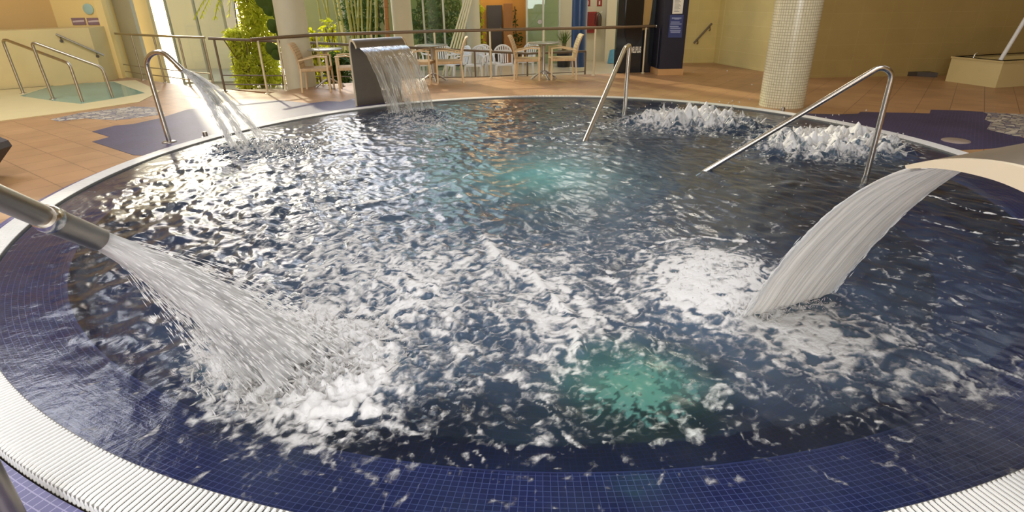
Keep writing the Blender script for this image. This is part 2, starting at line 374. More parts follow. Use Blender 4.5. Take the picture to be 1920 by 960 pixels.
# ================================================================== SETTING
def ang_r(poly, a):      # distance from the pool centre to a closed outline along angle a
    d = Vector((math.cos(a), math.sin(a))); best = 1e9
    for i in range(len(poly)):
        p = Vector(poly[i])-PC.xy; q = Vector(poly[(i+1) % len(poly)])-PC.xy; e = q-p
        den = d.x*e.y-d.y*e.x
        if abs(den) < 1e-9: continue
        t = (p.x*e.y-p.y*e.x)/den; s = (p.x*d.y-p.y*d.x)/den
        if t > 0 and -1e-6 <= s <= 1+1e-6: best = min(best, t)
    return best
EDGE = [(-15, -4), (13, -4), (13, 16), (4.2, 16), (3.35, 13.98), (1.9, 13.72), (-.4, 13.52), (-1.6, 13.46), (-4.0, 12.78), (-4.5, 12.05), (-4.75, 11.55), (-5.7, 12.15), (-6.8, 12.75), (-9.3, 14.6), (-15, 18)]
angs = sorted(set([2*PI*k/240-PI for k in range(240)] + [math.atan2(y-PC.y, x-PC.x) for x, y in EDGE]))
mb = MB(); n = len(angs)
for a in angs:
    r = ang_r(EDGE, a)
    mb.v += [tuple(polar(RO+.015, a, -.5)), tuple(polar(RO+.015, a, DZ)), tuple(polar(r, a, DZ)), tuple(polar(r, a, LZ-.02))]
for i in range(n):
    j = (i+1) % n
    for k in range(3): mb.f.append((4*i+k, 4*j+k, 4*j+k+1, 4*i+k+1))
floor = struct(mb, 'floor', M['floor'])
mb = MB(); mb.quadslab([(-15, 11.2, LZ), (9, 11.2, LZ), (9, 30, LZ), (-15, 30, LZ)], (0, 0, -.1))
struct(mb, 'floor_lower', M['low_floor'])
mb = MB(); mb.quadslab([(-4.72, 11.75, DZ), (.45, 13.35, LZ+.002), (.45, 14.5, LZ+.002), (-5.75, 12.25, DZ)], (0, 0, -.3))
struct(mb, 'ramp', M['floor'])

# ceiling and walls
CZ = 5.6
mb = MB(); mb.quadslab([(-15, -4, CZ), (13, -4, CZ), (13, 14.2, CZ), (-15, 14.2, CZ)], (0, 0, .2)); struct(mb, 'ceiling', M['ceil'])
def wall(name, a, b, z0, z1, mat, t=.15, side=1):
    a = Vector(a); b = Vector(b); d = (b-a).normalized(); nrm = Vector((-d.y, d.x))*t*side
    mb = MB(); mb.quadslab([(a.x, a.y, z0), (b.x, b.y, z0), (b.x, b.y, z1), (a.x, a.y, z1)], (nrm.x, nrm.y, 0))
    return struct(mb, name, mat)
wall('wall_back', (-15, -4), (13, -4), DZ, CZ, M['cream'], side=-1)
wall('wall_east', (13, -4), (13, 12.6), DZ, CZ, M['wall_tile_dim'], side=-1)
wall('wall_west', (-15, -4), (-15, 12), DZ, CZ, M['cream'], side=1)
c1 = at(1282, 119.5, DZ); c2 = at(1337, 117.5, DZ); c3 = Vector((6.15, 12.55, DZ)); c4 = Vector((13, 12.62, DZ))
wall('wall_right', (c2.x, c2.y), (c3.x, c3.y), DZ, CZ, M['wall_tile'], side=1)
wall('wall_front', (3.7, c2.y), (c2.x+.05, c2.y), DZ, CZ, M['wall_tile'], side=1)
wall('wall_corner', (c3.x, c3.y), (c4.x, c4.y), DZ, CZ, M['wall_tile_dim'], side=1)
# left: low wall, recessed upper wall, notice wall
pw0 = Vector((-14.9, 10.0)); pw1 = Vector((-9.35, 13.75)); dW = (pw1-pw0).normalized(); nW = Vector((-dW.y, dW.x))
zlow = 1.12
mb = MB(); q0, q1 = pw0, pw1
mb.prism([q0, q1, q1+Vector((-.05, .62)), q1+nW*.9+dW*-.35, q0+nW*.9], DZ, zlow); struct(mb, 'wall_low', M['cream'])
wall('wall_left', pw0+nW*.9, (-10.5, 14.42), DZ, CZ, M['yellow_shaded'], side=1)
wall('wall_notice', (-10.5, 14.42), (-9.33, 14.42), DZ, CZ, M['yellow'], side=1)
# beige wall panels right of the notices, then open bright glazing
def xat(px, Y, py=90): return atY(px, py, Y).x
wall('wall_panel', (xat(232, 16), 16), (xat(266, 16), 16), LZ, CZ, M['pale'], side=1)
wall('wall_panel_far', (xat(262, 16.5), 16.5), (xat(297, 16.5), 16.5), LZ, CZ, M['cream'], side=1)
wall('wall_return', (-9.33, 14.42), (xat(232, 16), 16.05), LZ, CZ, M['yellow'], side=1)
# garden walls
wall('wall_garden', (xat(548, 22), 22), (xat(640, 22), 22), LZ, 2.4, M['olive'], side=1)
wall('wall_garden_pale', (xat(640, 22.3), 22.3), (xat(662, 22.3), 22.3), LZ, 2.4, M['pale'], side=1)
wall('wall_garden_far', (xat(655, 22.6), 22.6), (xat(905, 22.6), 22.6), LZ, 4.6, M['olive'], side=1)  # upper part raised to block bright sky mirrored in the pool
wall('wall_house', (xat(330, 20), 20), (xat(452, 20), 20), LZ, 2.6, M['pale'], side=1)
wall('wall_orange', (xat(902, 20.6), 20.6), (xat(992, 20.6), 20.6), LZ, CZ, M['orange'], side=1)
wall('wall_cream', (xat(986, 20.5), 20.5), (xat(1160, 20.5), 20.5), LZ, CZ, M['pale'], side=1)
mb = MB(); a0 = atY(1136, 60, 20.2); a1_ = atY(1160, 60, 20.2); mb.quadslab([(a0.x, 20.2, LZ), (a1_.x+.3, 20.2, LZ), (a1_.x+.3, 20.2, CZ), (a0.x, 20.2, CZ)], (0, .4, 0)); struct(mb, 'wall_pilaster', M['pale'])
mb = MB(); mb.quadslab([(5, 14, CZ), (5, 23, CZ), (-1.4, 23, CZ), (-1.4, 14, CZ)], (0, 0, .2)); struct(mb, 'ceiling_hall', M['ceil'])
mb = MB(); mb.quadslab([(9, 15, LZ), (9, 30, LZ), (9, 30, CZ), (9, 15, CZ)], (.1, 0, 0)); struct(mb, 'wall_hall', M['pale'])

# glazing: framed panes standing as windows
wn = [0]
def window(pa, pb, z0, z1, glass, nm=2, horiz=()):
    wn[0] += 1
    a = Vector(pa); b = Vector(pb); d = (b-a).normalized(); nr = Vector((-d.y, d.x))
    f = MB(); th = .05
    for k in range(nm+1):
        p = a.lerp(b, k/nm); f.beam((p.x, p.y, z0), (p.x, p.y, z1), .06, th)
    for z in (z0+.02, z1-.02)+tuple(horiz): f.beam((a.x, a.y, z), (b.x, b.y, z), .05, .05)
    w = struct(f, 'window_%d' % wn[0], M['frame'])
    g = MB()
    for k in range(nm):
        p = a.lerp(b, k/nm)+d*.03; q = a.lerp(b, (k+1)/nm)-d*.03
        g.quadslab([(p.x, p.y, z0+.02), (q.x, q.y, z0+.02), (q.x, q.y, z1-.02), (p.x, p.y, z1-.02)], (nr.x*.012, nr.y*.012, 0))
    gp = g.build('pane', glass, w)
    return w
window((xat(330, 16.4), 16.4), (xat(432, 16.4), 16.4), LZ, 3.2, M['glass'], 2)
window((xat(762, 18.15), 18.15), (xat(872, 18.15), 18.15), LZ, CZ, M['green_glass'], 3)
window((xat(988, 19.4), 19.4), (xat(1048, 19.4), 19.4), LZ, CZ, M['green_glass'], 2)

window((2.6, -3.9), (-2.6, -3.9), .7, 3.2, M['glass'], 4)  # unseen window, invented to go with the fill light behind the camera
# mosaic bands of the deck
def patch(name, poly, mat, t=.004):
    mb = MB(); mb.prism([(p.x, p.y) for p in poly], DZ-.01, DZ+t); return struct(mb, name, mat)
def arc(r, a0, a1, n): return [polar(r, a0+(a1-a0)*k/n, 0) for k in range(n+1)]
angd = lambda p: math.atan2(p.y-PC.y, p.x-PC.x)
lp = [at(x, y, DZ) for x, y in [(250, 291), (173, 266), (206, 257), (173, 247), (215, 236), (250, 233), (300, 222), (350, 206), (420, 197), (480, 191), (520, 188), (552, 191), (580, 194), (612, 190), (640, 191), (668, 184), (730, 182)]]
inner = arc(RO+.02, angd(lp[-1]), angd(lp[0]), 40)
patch('trim_1', lp+inner, M['mosaic'])
rp = [at(x, y, DZ) for x, y in [(1515, 213), (1570, 215), (1609, 213.5), (1613, 210), (1743, 213), (1745, 206), (1800, 207.5), (1843, 210), (1852, 214), (1846, 225), (1858, 229), (1850, 243), (1905, 256), (1990, 272)]]
inner = arc(RO+.02, angd(rp[-1]), angd(rp[0]), 30)
patch('trim_2', rp+inner, M['mosaic'])
pp = [at(x, y, DZ) for x, y in [(1843, 211), (1900, 214), (1990, 220), (1990, 262), (1905, 256), (1850, 243), (1858, 229), (1846, 225), (1852, 214)]]
patch('trim_3', pp, M['pebble'], .006)
pl = [at(x, y, DZ) for x, y in [(95, 224), (150, 212), (250, 200), (300, 202), (310, 214), (250, 222), (215, 226), (160, 222), (110, 228)]]
patch('trim_4', pl, M['pebble'], .003)
# blue ring right round the pool
mb = MB(); NB = 240
def ringw(a):
    d = math.degrees(a)
    d = (d+180) % 360-180
    if -160 < d < -20:
        e = min((d+160)/25, (-20-d)/25, 1); return .1+.75*max(0, e)
    return .10
Rf = lambda u, v: RO+.01+v*ringw(2*PI*u)
mb.grid(lambda u, v: polar(Rf(u, v), 2*PI*u, DZ+.005), NB, 6, True, uvf=lambda u, v: (u*2*PI*4.75/.041, Rf(u, v)/.041))
struct(mb, 'trim_5', M['ring_uv'])
# plunge pool surround
sA = at(0, 228, DZ); sB = at(156, 208, DZ); sC = at(262, 192, DZ); sD = at(300, 172, DZ)
sur = [Vector((-13.6, 4.6)), sA.xy, sB.xy, sC.xy, sD.xy, Vector((-8.75, 13.95)), Vector((-9.3, 13.72)), Vector((-14.8, 9.98))]

# ================================================================== POOL
pool = thing('swimming_pool', (PC.x, PC.y, 0), 'large round blue mosaic whirlpool basin with white overflow grating around its rim', 'pool')
O = PC
T = .0305
b = MB()
prof = [(RI+.01, -.03), (4.40, -.055), (4.26, -.08), (4.13, -.10)]
def pf(prof, v):
    k = min(int(v*(len(prof)-1)), len(prof)-2); t = v*(len(prof)-1)-k
    return prof[k][0]*(1-t)+prof[k+1][0]*t, prof[k][1]*(1-t)+prof[k+1][1]*t
b.grid(lambda u, v: polar(pf(prof, v)[0], 2*PI*u, pf(prof, v)[1]), 300, 6, True, uvf=lambda u, v: (round(2*PI*4.3/T)*u, pf(prof, v)[0]/T))
b.build('ledge', M['mosaic_uv'], pool, True, O)
b = MB()
b.grid(lambda u, v: polar(4.135-.022*v, 2*PI*u, -.098-.012*v), 300, 2, True)
b.build('ledge_nosing', simple('pale_nosing', srgb(66, 70, 122), .4, 0, .1, 6), pool, True, O)
b = MB()
prof2 = [(4.115, -.108), (4.10, -.45), (3.55, -.5), (3.5, -1.15), (2.0, -1.25), (.02, -1.3)]
b.grid(lambda u, v: polar(pf(prof2, v)[0], 2*PI*u, pf(prof2, v)[1]), 160, 30, True, uvf=lambda u, v: (round(2*PI*3.5/T)*u, v*90))
b.build('basin', M['deep'], pool, True, O)
# gutter body and grating bars
b = MB()
gp = [(RO-.005, -.5), (RO-.005, -.012), (4.635, -.010), (4.62, -.03), (RI+.012, -.03), (RI+.004, -.004), (RI-.004, -.004), (RI-.004, -.06), (RI+.01, -.5)]
b.lathe(gp, (PC.x, PC.y, 0), 300); b.build('gutter', M['gutter'], pool, True, O)
b = MB()
NBAR = 1136; path = [(RI, .0), (4.62, .001), (4.692, 0), (4.712, -.006), (4.719, -.02), (4.722, -.052)]
wd = .0078
for k in range(NBAR):
    a = 2*PI*k/NBAR; e = Vector((math.cos(a), math.sin(a), 0)); tn = Vector((-e.y, e.x, 0)); o = len(b.v)
    for i, (r, z) in enumerate(path):
        c = Vector((PC.x, PC.y, 0))+e*r+Vector((0, 0, z))
        nrm = Vector((0, 0, 1)) if i < 3 else (e*.7+Vector((0, 0, .7)) if i == 3 else e)
        for s, h in ((-1, -.008), (-.6, 0), (.6, 0), (1, -.008)): b.v.append(tuple(c+tn*(wd*s)+nrm*h))
    for i in range(len(path)-1):
        for s in range(3): b.f.append((o+4*i+s, o+4*i+s+1, o+4*i+s+5, o+4*i+s+4))
    b.f.append((o, o+1, o+2, o+3))
b.build('drain_grating', M['white'], pool, False, O)

# ------------------------------------------------------------------ water surface
rng = np.random.default_rng(11)
DX = .0125; NG = 732
xs = (np.arange(NG)-(NG-1)/2)*DX
GX, GY = np.meshgrid(xs+PC.x, xs+PC.y)
def gfield(lo, hi, seed, slope=1.0, ax=1., ay=1., ang=0.):
    r = np.random.default_rng(seed); n = 768
    k = np.fft.fftfreq(n, DX); kx, ky = np.meshgrid(k, k)
    c, s = math.cos(ang), math.sin(ang)
    q = np.sqrt(((kx*c+ky*s)*ax)**2+((-kx*s+ky*c)*ay)**2)+1e-9
    A = np.exp(-(q*lo)**2)*(1-np.exp(-(q*hi)**2))*q**(-slope)
    f = np.fft.ifft2(np.fft.fft2(r.standard_normal((n, n)))*A).real
    return f/f.std()
def warp(f, wx, wy):
    n = f.shape[0]; I, J = np.meshgrid(np.arange(NG), np.arange(NG))
    x = (I+wx/DX) % n; y = (J+wy/DX) % n
    x0 = np.floor(x).astype(int); y0 = np.floor(y).astype(int); fx = x-x0; fy = y-y0
    x1 = (x0+1) % n; y1 = (y0+1) % n; x0 %= n; y0 %= n
    return (f[y0, x0]*(1-fx)+f[y0, x1]*fx)*(1-fy)+(f[y1, x0]*(1-fx)+f[y1, x1]*fx)*fy
c_ = lambda f: f[:NG, :NG]
def blob(px, py, rx, ry, amp, pw=2):
    c = at(px, py); ex = (at(px+rx, py)-c).xy; ey = (at(px, py-ry)-c).xy
    Mi = np.linalg.inv(np.array([[ex.x, ey.x], [ex.y, ey.y]]))
    u = Mi[0, 0]*(GX-c.x)+Mi[0, 1]*(GY-c.y); v = Mi[1, 0]*(GX-c.x)+Mi[1, 1]*(GY-c.y)
    return amp*np.exp(-(u*u+v*v)**(pw/2))
def line(pts, w, amp):
    P = [at(x, y).xy for x, y in pts]; d = np.full(GX.shape, 9.)
    for p, q in zip(P, P[1:]):
        e = q-p; t = np.clip(((GX-p.x)*e.x+(GY-p.y)*e.y)/e.length_squared, 0, 1)
        d = np.minimum(d, np.hypot(GX-p.x-t*e.x, GY-p.y-t*e.y))
    return d, amp*np.exp(-(d/w)**2)
R_ = np.hypot(GX-PC.x, GY-PC.y)
# coverage of foam (0..1)
D = np.full(GX.shape, .07)
for bl in [(560, 685, 165, 100, .95, 3), (480, 650, 120, 60, .6), (760, 590, 230, 110, .50), (820, 480, 300, 90, .30), (600, 470, 260, 80, .22), (560, 380, 220, 70, .14),
           (480, 275, 90, 22, .6), (620, 330, 240, 55, .22), (770, 225, 80, 22, .6), (960, 480, 90, 60, .2), (1050, 570, 90, 90, .4),
           (1330, 525, 128, 60, .84, 3), (1330, 520, 210, 95, .28), (1560, 620, 150, 60, .42), (1700, 690, 190, 60, .38), (1480, 590, 120, 40, .3), (1500, 640, 90, 40, .3), (1860, 700, 120, 60, .2),
           (1290, 225, 120, 20, .95, 3), (1560, 265, 160, 30, .9, 3), (1200, 390, 170, 45, .20), (1150, 450, 130, 40, .2), (1750, 520, 170, 90, .16),
           (900, 770, 450, 80, .14), (1250, 800, 330, 70, .13), (1150, 640, 150, 60, .2), (300, 700, 120, 60, .1), (1650, 780, 200, 60, .12), (1390, 710, 100, 30, .2), (1000, 250, 260, 45, .05)]:
    D += blob(*bl)
D -= blob(1000, 330, 170, 60, .2)
D = np.clip(D, 0, 1)
w1, w2 = c_(gfield(.12, .7, 1)), c_(gfield(.12, .7, 2))
g1 = warp(gfield(.035, .22, 3, 1.2), .05*w1, .05*w2)
g2 = warp(gfield(.045, .30, 4, 1.0), .07*w2, .07*w1)
rid = 1.0-2.2*np.abs(g2); rid = (rid-rid.mean())/rid.std()
pat = .75*g1+.55*rid; pat /= pat.std()
foam = pat*.8-1.9*(.5-D)*2*.95
foam = np.where(D > .8, foam+.9*(D-.8)/.2+.35*pat, foam)
sw = at(1340, 530); sa = np.arctan2(GY-sw.y, GX-sw.x); sr_ = np.hypot(GX-sw.x, GY-sw.y)
foam += np.exp(-(sr_/.62)**4)*.45*np.sin(sr_*46+3*sa+2.2*w1+1.5*w2)
for pts, w, a in [([(905, 440), (945, 485), (1000, 512), (1035, 555), (1075, 590), (1085, 655)], .032, 1.9),
                  ([(1010, 520), (1060, 535), (1100, 570), (1110, 600)], .025, 1.6),
                  ([(650, 242), (700, 250), (760, 268), (850, 276)], .04, 2.0), ([(560, 396), (720, 372), (850, 340), (890, 318)], .018, 1.4),
                  ([(1745, 362), (1820, 388), (1925, 407)], .02, 2.2), ([(1205, 466), (1260, 446), (1330, 441), (1430, 450)], .015, 1.8),
                  ([(1720, 405), (1800, 425), (1920, 450)], .018, 1.2), ([(1140, 505), (1150, 540), (1210, 600)], .02, 1.3), ([(1075, 190), (1130, 203), (1160, 208)], .03, 1.2)]:
    d, g = line(pts, w*1.0, a); foam += g*(1+.45*g1+.3*pat)
foam = np.clip(foam, -3, 3)
foam += .7*np.clip(blob(1290, 228, 115, 16, 1.0, 4)+blob(1560, 272, 150, 24, 1.0, 4), 0, 1)
milk = .14+.85*np.clip(D, 0, .8)+.06*c_(gfield(.1, .5, 8))
milk += blob(1010, 320, 240, 80, .65)+blob(1000, 250, 330, 60, .1)+blob(1400, 610, 160, 40, .3)+blob(1450, 560, 220, 60, .2)
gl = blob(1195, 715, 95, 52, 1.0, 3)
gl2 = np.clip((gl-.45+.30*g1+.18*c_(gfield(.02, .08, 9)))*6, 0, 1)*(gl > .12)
milk = np.where(R_ > 4.05, milk*.35, milk)
near = np.clip(blob(1050, 800, 560, 75, 1.0, 4), 0, 1)
milk = milk*(1-.75*near)
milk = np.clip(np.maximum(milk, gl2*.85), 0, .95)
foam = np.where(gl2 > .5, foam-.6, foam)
# heights
chop = .30-blob(1050, 330, 260, 100, .18)+blob(420, 370, 260, 110, .5)+blob(800, 520, 420, 150, .45)+blob(900, 240, 400, 60, .3)
ns = np.clip((-PC.y+GY)/1.0+4.3, 0, 1)
hgt = (.009*c_(gfield(.20, .9, 5))+.0055*c_(gfield(.09, .35, 6, 1.0, .7, 1.3, .5)))*chop*np.clip((RI+.04-R_)/.5, .15, 1)
calm = np.clip(blob(1050, 850, 700, 70, 1, 4), 0, 1); hgt *= 1-.7*calm
turb = blob(570, 690, 130, 75, 1.0)+blob(480, 276, 80, 14, 1.0)+blob(770, 214, 55, 12, .8)+blob(760, 590, 200, 100, .4)+blob(1330, 520, 110, 55, .12)
boil = blob(1290, 228, 115, 16, 1.0, 4)+blob(1400, 245, 60, 12, .5)+blob(1560, 272, 150, 24, 1.0, 4)
t1 = c_(gfield(.025, .12, 7)); t2 = c_(gfield(.06, .3, 10))
hgt += turb*(.016*t1+.014*np.abs(t2))+np.clip(boil, 0, 1)*(.045+.060*np.abs(c_(gfield(.13, .6, 13)))+.022*np.abs(t2)+.003*t1)
hgt += blob(1330, 522, 125, 55, .05, 4)+blob(560, 690, 120, 60, .04)
hgt += .005*np.clip(foam, 0, 1.0)*np.clip(D*2, .2, 1)
for pts, w in [([(905, 440), (945, 485), (1000, 512), (1035, 555), (1075, 590), (1085, 655)], .03)]:
    d, g = line(pts, w, .02); hgt += g
hgt = np.where(R_ > 4.0, hgt*np.clip((4.55-R_)/.5, .1, 1), hgt)
Z = -.020+hgt
Z = np.where(R_ > 4.42, np.minimum(Z, -.008), Z)
idx = np.arange(NG*NG).reshape(NG, NG)
ok = R_ < RI+.002
keep = ok[:-1, :-1] & ok[1:, :-1] & ok[:-1, 1:] & ok[1:, 1:]
quads = np.stack([idx[:-1, :-1][keep], idx[:-1, 1:][keep], idx[1:, 1:][keep], idx[1:, :-1][keep]], 1)
used = np.zeros(NG*NG, bool); used[quads.ravel()] = True
remap = -np.ones(NG*NG, int); remap[used] = np.arange(used.sum())
co = np.stack([GX.ravel()[used]-PC.x, GY.ravel()[used]-PC.y, Z.ravel()[used]], 1).astype(np.float32)
quads = remap[quads].astype(np.int32)
me = bpy.data.meshes.new('pool_water'); me.vertices.add(len(co)); me.vertices.foreach_set('co', co.ravel())
me.loops.add(quads.size); me.loops.foreach_set('vertex_index', quads.ravel())
me.polygons.add(len(quads)); me.polygons.foreach_set('loop_start', np.arange(0, quads.size, 4, dtype=np.int32))
me.polygons.foreach_set('use_smooth', np.ones(len(quads), bool)); me.update()
for nm, arr in (('foam', foam), ('milk', milk)):
    at_ = me.attributes.new(nm, 'FLOAT', 'POINT'); at_.data.foreach_set('value', arr.ravel()[used].astype(np.float32))
me.materials.append(M['water'])
wo = bpy.data.objects.new('pool_water', me); COL.objects.link(wo); wo.location = (PC.x, PC.y, 0)
tag(wo, 'churning water filling the round whirlpool, streaked with white foam', 'water', kind='stuff')
def whgt(x, y):
    i = int(round((x-PC.x)/DX+(NG-1)/2)); j = int(round((y-PC.y)/DX+(NG-1)/2))
    return float(Z[min(max(j, 0), NG-1), min(max(i, 0), NG-1)])

# ================================================================== WATER JETS
def spindle(mb, c, d, L, r):
    d = d.normalized(); u = d.cross(Vector((0, 0, 1)))
    u = u.normalized() if u.length > .01 else Vector((1, 0, 0)); w = d.cross(u)
    mb.add([c-d*L/2, c+d*L*.1+u*r, c+d*L*.1+(-u*.5+w*.87)*r, c+d*L*.1+(-u*.5-w*.87)*r, c+d*L/2],
           [(0, 2, 1), (0, 3, 2), (0, 1, 3), (4, 1, 2), (4, 2, 3), (4, 3, 1)])
G = Vector((0, 0, -9.8))
def traj(p0, v0, t): return p0+v0*t+G*(t*t/2)
def solve_v(p0, p1, T): return (p1-p0-G*(T*T/2))/T
def gr(s=1): return random.gauss(0, s)
def jet(name, label, p0, p1, T, r0, r1, nsp, spread, mat, dropL=(.03, .09), dropr=(.0015, .004), core_end=.9, flat=1.0, seed=3, targets=None):
    random.seed(seed)
    v = solve_v(p0, p1, T); root = thing(name, p1, label, 'water jet')
    m = MB(); nu, nv = 40, 60
    ph = [random.uniform(0, 6) for _ in range(8)]
    side = v.cross(Vector((0, 0, 1))).normalized()
    def fn(u, w):
        t = T*core_end*w; p = traj(p0, v, t); d = (v+G*t).normalized(); up = side.cross(d)
        a = 2*PI*u
        rr = (r0+(r1-r0)*w**1.2)*(1+w*.16*(math.sin(5*a+ph[0]+w*9)+math.sin(9*a+ph[1]-w*14)*.7+.5*math.sin(14*a+ph[2]+w*31)))
        return p+side*math.cos(a)*rr+up*math.sin(a)*rr*(1-(1-flat)*w)
    m.grid(fn, nu, nv, True, uvf=lambda u, w: (u, w))
    m.build('jet_core', mat, root, True, p1, fix=True)
    m = MB()
    for i in range(nsp):
        w = random.random()**.75; t = T*w
        vv = (solve_v(p0, random.choice(targets), T) if targets else v)+Vector((gr(spread), gr(spread), gr(spread*.8)))
        p = traj(p0, vv, t); d = vv+G*t
        a = random.uniform(0, 2*PI); q = math.sqrt(random.random())*r0*.9
        p = p+side*math.cos(a)*q+Vector((0, 0, 1))*math.sin(a)*q
        if p.z < -.01: continue
        spindle(m, p, d, random.uniform(*dropL), random.uniform(*dropr)*(.6+w))
    m.build('jet_spray', M['drop'], root, False, p1, fix=False)
    return v
def splash(label, sites, n, vz, spread, rr=(.002, .007), seed=5, cat='splash'):
    # crown of thrown water: tapering tongues and drops
    random.seed(seed); m = MB(); o = Vector((0, 0, 0))
    for i in range(n):
        c, ax, ay = random.choice(sites)
        a = random.uniform(0, 2*PI); q = math.sqrt(random.random())
        x, y = c.x+ax.x*q*math.cos(a)+ay.x*q*math.sin(a), c.y+ax.y*q*math.cos(a)+ay.y*q*math.sin(a)
        z = whgt(x, y)
        v = Vector((gr(spread), gr(spread), abs(gr(vz))*(1.1-q*.6)))
        if random.random() < .7:
            p = Vector((x, y, z))+Vector((gr(.015), gr(.015), abs(gr(.5))*v.z*.12))
            spindle(m, p, v+Vector((0, 0, .2)), random.uniform(.008, .03), random.uniform(*rr)*.8)
        else:      # tongue
            h = v.z*.045+.006; k = 5; pts = []; rs = []
            for j in range(k+1):
                t = j/k; pts.append(Vector((x+v.x*.05*t+gr(.002), y+v.y*.05*t+gr(.002), z-.015+h*t))); rs.append(max(.0008, rr[1]*2.1*(1-t)**.8*random.uniform(.8, 1.2)))
            m.tube(pts, rs, 6)
    ob = m.build('water_splash', M['froth'], None, True, sites[0][0])
    return tag(ob, label, cat, kind='stuff')
def site(px, py, rx, ry):
    c = at(px, py); return (c, at(px+rx, py)-c, at(px, py-ry)-c)

# --- cannon nozzle at left
def fwd(px, py, dist): return CAM+ray(px, py)*dist
tip = fwd(188, 450, 2.12); jn = fwd(92, 411, 1.80); fl = fwd(-8, 368, 1.62)
ax_ = (tip-jn).normalized()
cb = at(46, 1010, DZ)
root = thing('water_cannon', cb, 'stainless steel swan-neck water cannon entering at the left edge, spraying the pool', 'water cannon')
m = MB()
p_low = cb+Vector((0, 0, .01)); 
path = fillet([p_low, cb+Vector((0, 0, .60)), fl+(fl-jn).normalized()*.16, jn+ax_*.02], [.2, .12], 8)
m.tube(path, .036, 24); m.build('pipe', M['dark_steel'], root, True, cb)
def axis_mat(d):
    d = d.normalized(); u = d.cross(Vector((0, 0, 1))).normalized(); w = u.cross(d); return Matrix((u, w, d)).transposed()
A = axis_mat(ax_); Ln = (tip-jn).length
m = MB(); m.lathe([(.0, -.03), (.036, -.03), (.043, -.02), (.045, -.005), (.045, .008), (.041, .015)], jn, 28, A.to_4x4()); m.build('collar', M['steel'], root, True, cb)
m = MB(); m.lathe([(.036, .01), (.043, .012), (.045, .03), (.0425, .05), (.0425, Ln-.004), (.041, Ln), (.038, Ln), (.038, Ln-.12)], jn, 32, A.to_4x4()); m.build('nozzle', M['dark_steel'], root, True, cb)
m = MB(); m.lathe([(.0, .012), (.075, .012), (.08, .006), (.08, 0)], cb, 28); m.build('base_flange', M['steel'], root, True, cb)
imp = at(545, 690)
vj = jet('cannon_jet', 'thick white jet of water bursting from the steel cannon at left', tip-ax_*.02, imp, .24, .037, .17, 8500, .5, M['jet'], (.02, .07), (.0012, .0036), .93, .8)
splash('white splash where the cannon jet hits the water', [site(545, 690, 120, 60), site(480, 700, 130, 60), site(640, 640, 140, 60)], 2600, .8, .8, (.0015, .0045), 6)

# --- right foreground cascade
iA = at(1396, 592); iB = at(1562, 545)
wdir = (iB-iA); wdir.z = 0; Wd = wdir.length; wdir.normalize()
flow = Vector((-wdir.y, wdir.x, 0))
if flow.x > 0: flow = -flow
# lip of the spout: plane through iA containing flow and up
nrm = wdir
lip = on_plane(1702, 309, iA, nrm)
LIPZ = lip.z
def cascade_spout(root, lipA, wdir, W, flow, z0, base_back, crest, mat_side, mat_in, th, drop, o):
    # profile in (back, up) from lip over the crest down to the deck
    pr = []
    for k in range(25):
        t = k/24
        pr.append(t)
    def prof(t):
        # quarter ellipse over the crest then straight down
        B = base_back
        if t < .62:
            a = (t/.62)*PI*.5*1.0
            s = t/.62
            x = B*(.5-.5*math.cos(PI*s*.98))*1.0
            # lip (0,0) -> crest -> shoulder (B, -drop)
            z = crest*math.sin(PI*min(s/.9, 1)*.5*1.0)*1.0 if s < .45 else None
        return None
    return None
T_c = .40
vA = solve_v(lip, iA, T_c)
root = thing('cascade_fountain', iA+Vector((0, 0, 0)), 'broad curved steel cascade spout at the right edge of the pool', 'fountain')
back = -flow
wid = Wd*1.02
# profile points (distance behind the lip, height above the lip)
cps = [(0, 0), (.10, .045), (.22, .075), (.36, .085), (.52, .06), (.66, -.01), (.78, -.12), (.87, -.28), (.92, -.46), (.94, -(LIPZ-DZ))]
def smooth_profile(cps, n=6):
    out = []
    P = [Vector((a, b, 0)) for a, b in cps]
    for i in range(len(P)-1):
        p0, p1, p2, p3 = P[max(i-1, 0)], P[i], P[i+1], P[min(i+2, len(P)-1)]
        for k in range(n):
            t = k/n; out.append(.5*((2*p1)+(p2-p0)*t+(2*p0-5*p1+4*p2-p3)*t*t+(3*p1-p0-3*p2+p3)*t**3))
    out.append(P[-1]); return [(p.x, p.y) for p in out]
SP = smooth_profile(cps)
def sheet(profile, lipP, back, wdir, W, thick, name, mat, root, o, a=0., b_=1.):
    m = MB(); n_ = len(profile); vs = []
    for i, (x, z) in enumerate(profile):
        x0, z0 = profile[max(i-1, 0)]; x1, z1 = profile[min(i+1, n_-1)]
        d = Vector((x1-x0, z1-z0)).normalized(); nx, nz = -d.y, d.x
        tt = thick(i/(n_-1)) if callable(thick) else thick
        for (w, s) in ((a, 0), (b_, 0), (b_, 1), (a, 1)):
            vs.append(lipP+back*(x-nx*tt*s)+Vector((0, 0, z-nz*tt*s))+wdir*(W*w))
    fs = []
    for i in range(n_-1):
        for k in range(4): fs.append((4*i+k, 4*i+(k+1) % 4, 4*i+4+(k+1) % 4, 4*i+4+k))
    fs += [(0, 1, 2, 3), tuple(4*(n_-1)+k for k in (3, 2, 1, 0))]
    m.add(vs, fs); return m.build(name, mat, root, True, o)
M['spout'] = simple('spout_steel', (.52, .47, .40), .3, .9, .06, 8, .03, 200)
M['cream_side'] = simple('pale_side_plate', (.85, .74, .55), .35, .35, .04, 6)
sheet(SP, lip, back, wdir, wid, .012, 'spout_sheet', M['spout'], root, iA, .02, 1.)
sheet(SP, lip, back, wdir, .045, lambda t: .012+.085*min(1, t*2.0), 'side_plate', M['cream_side'], root, iA, -.35, .5)
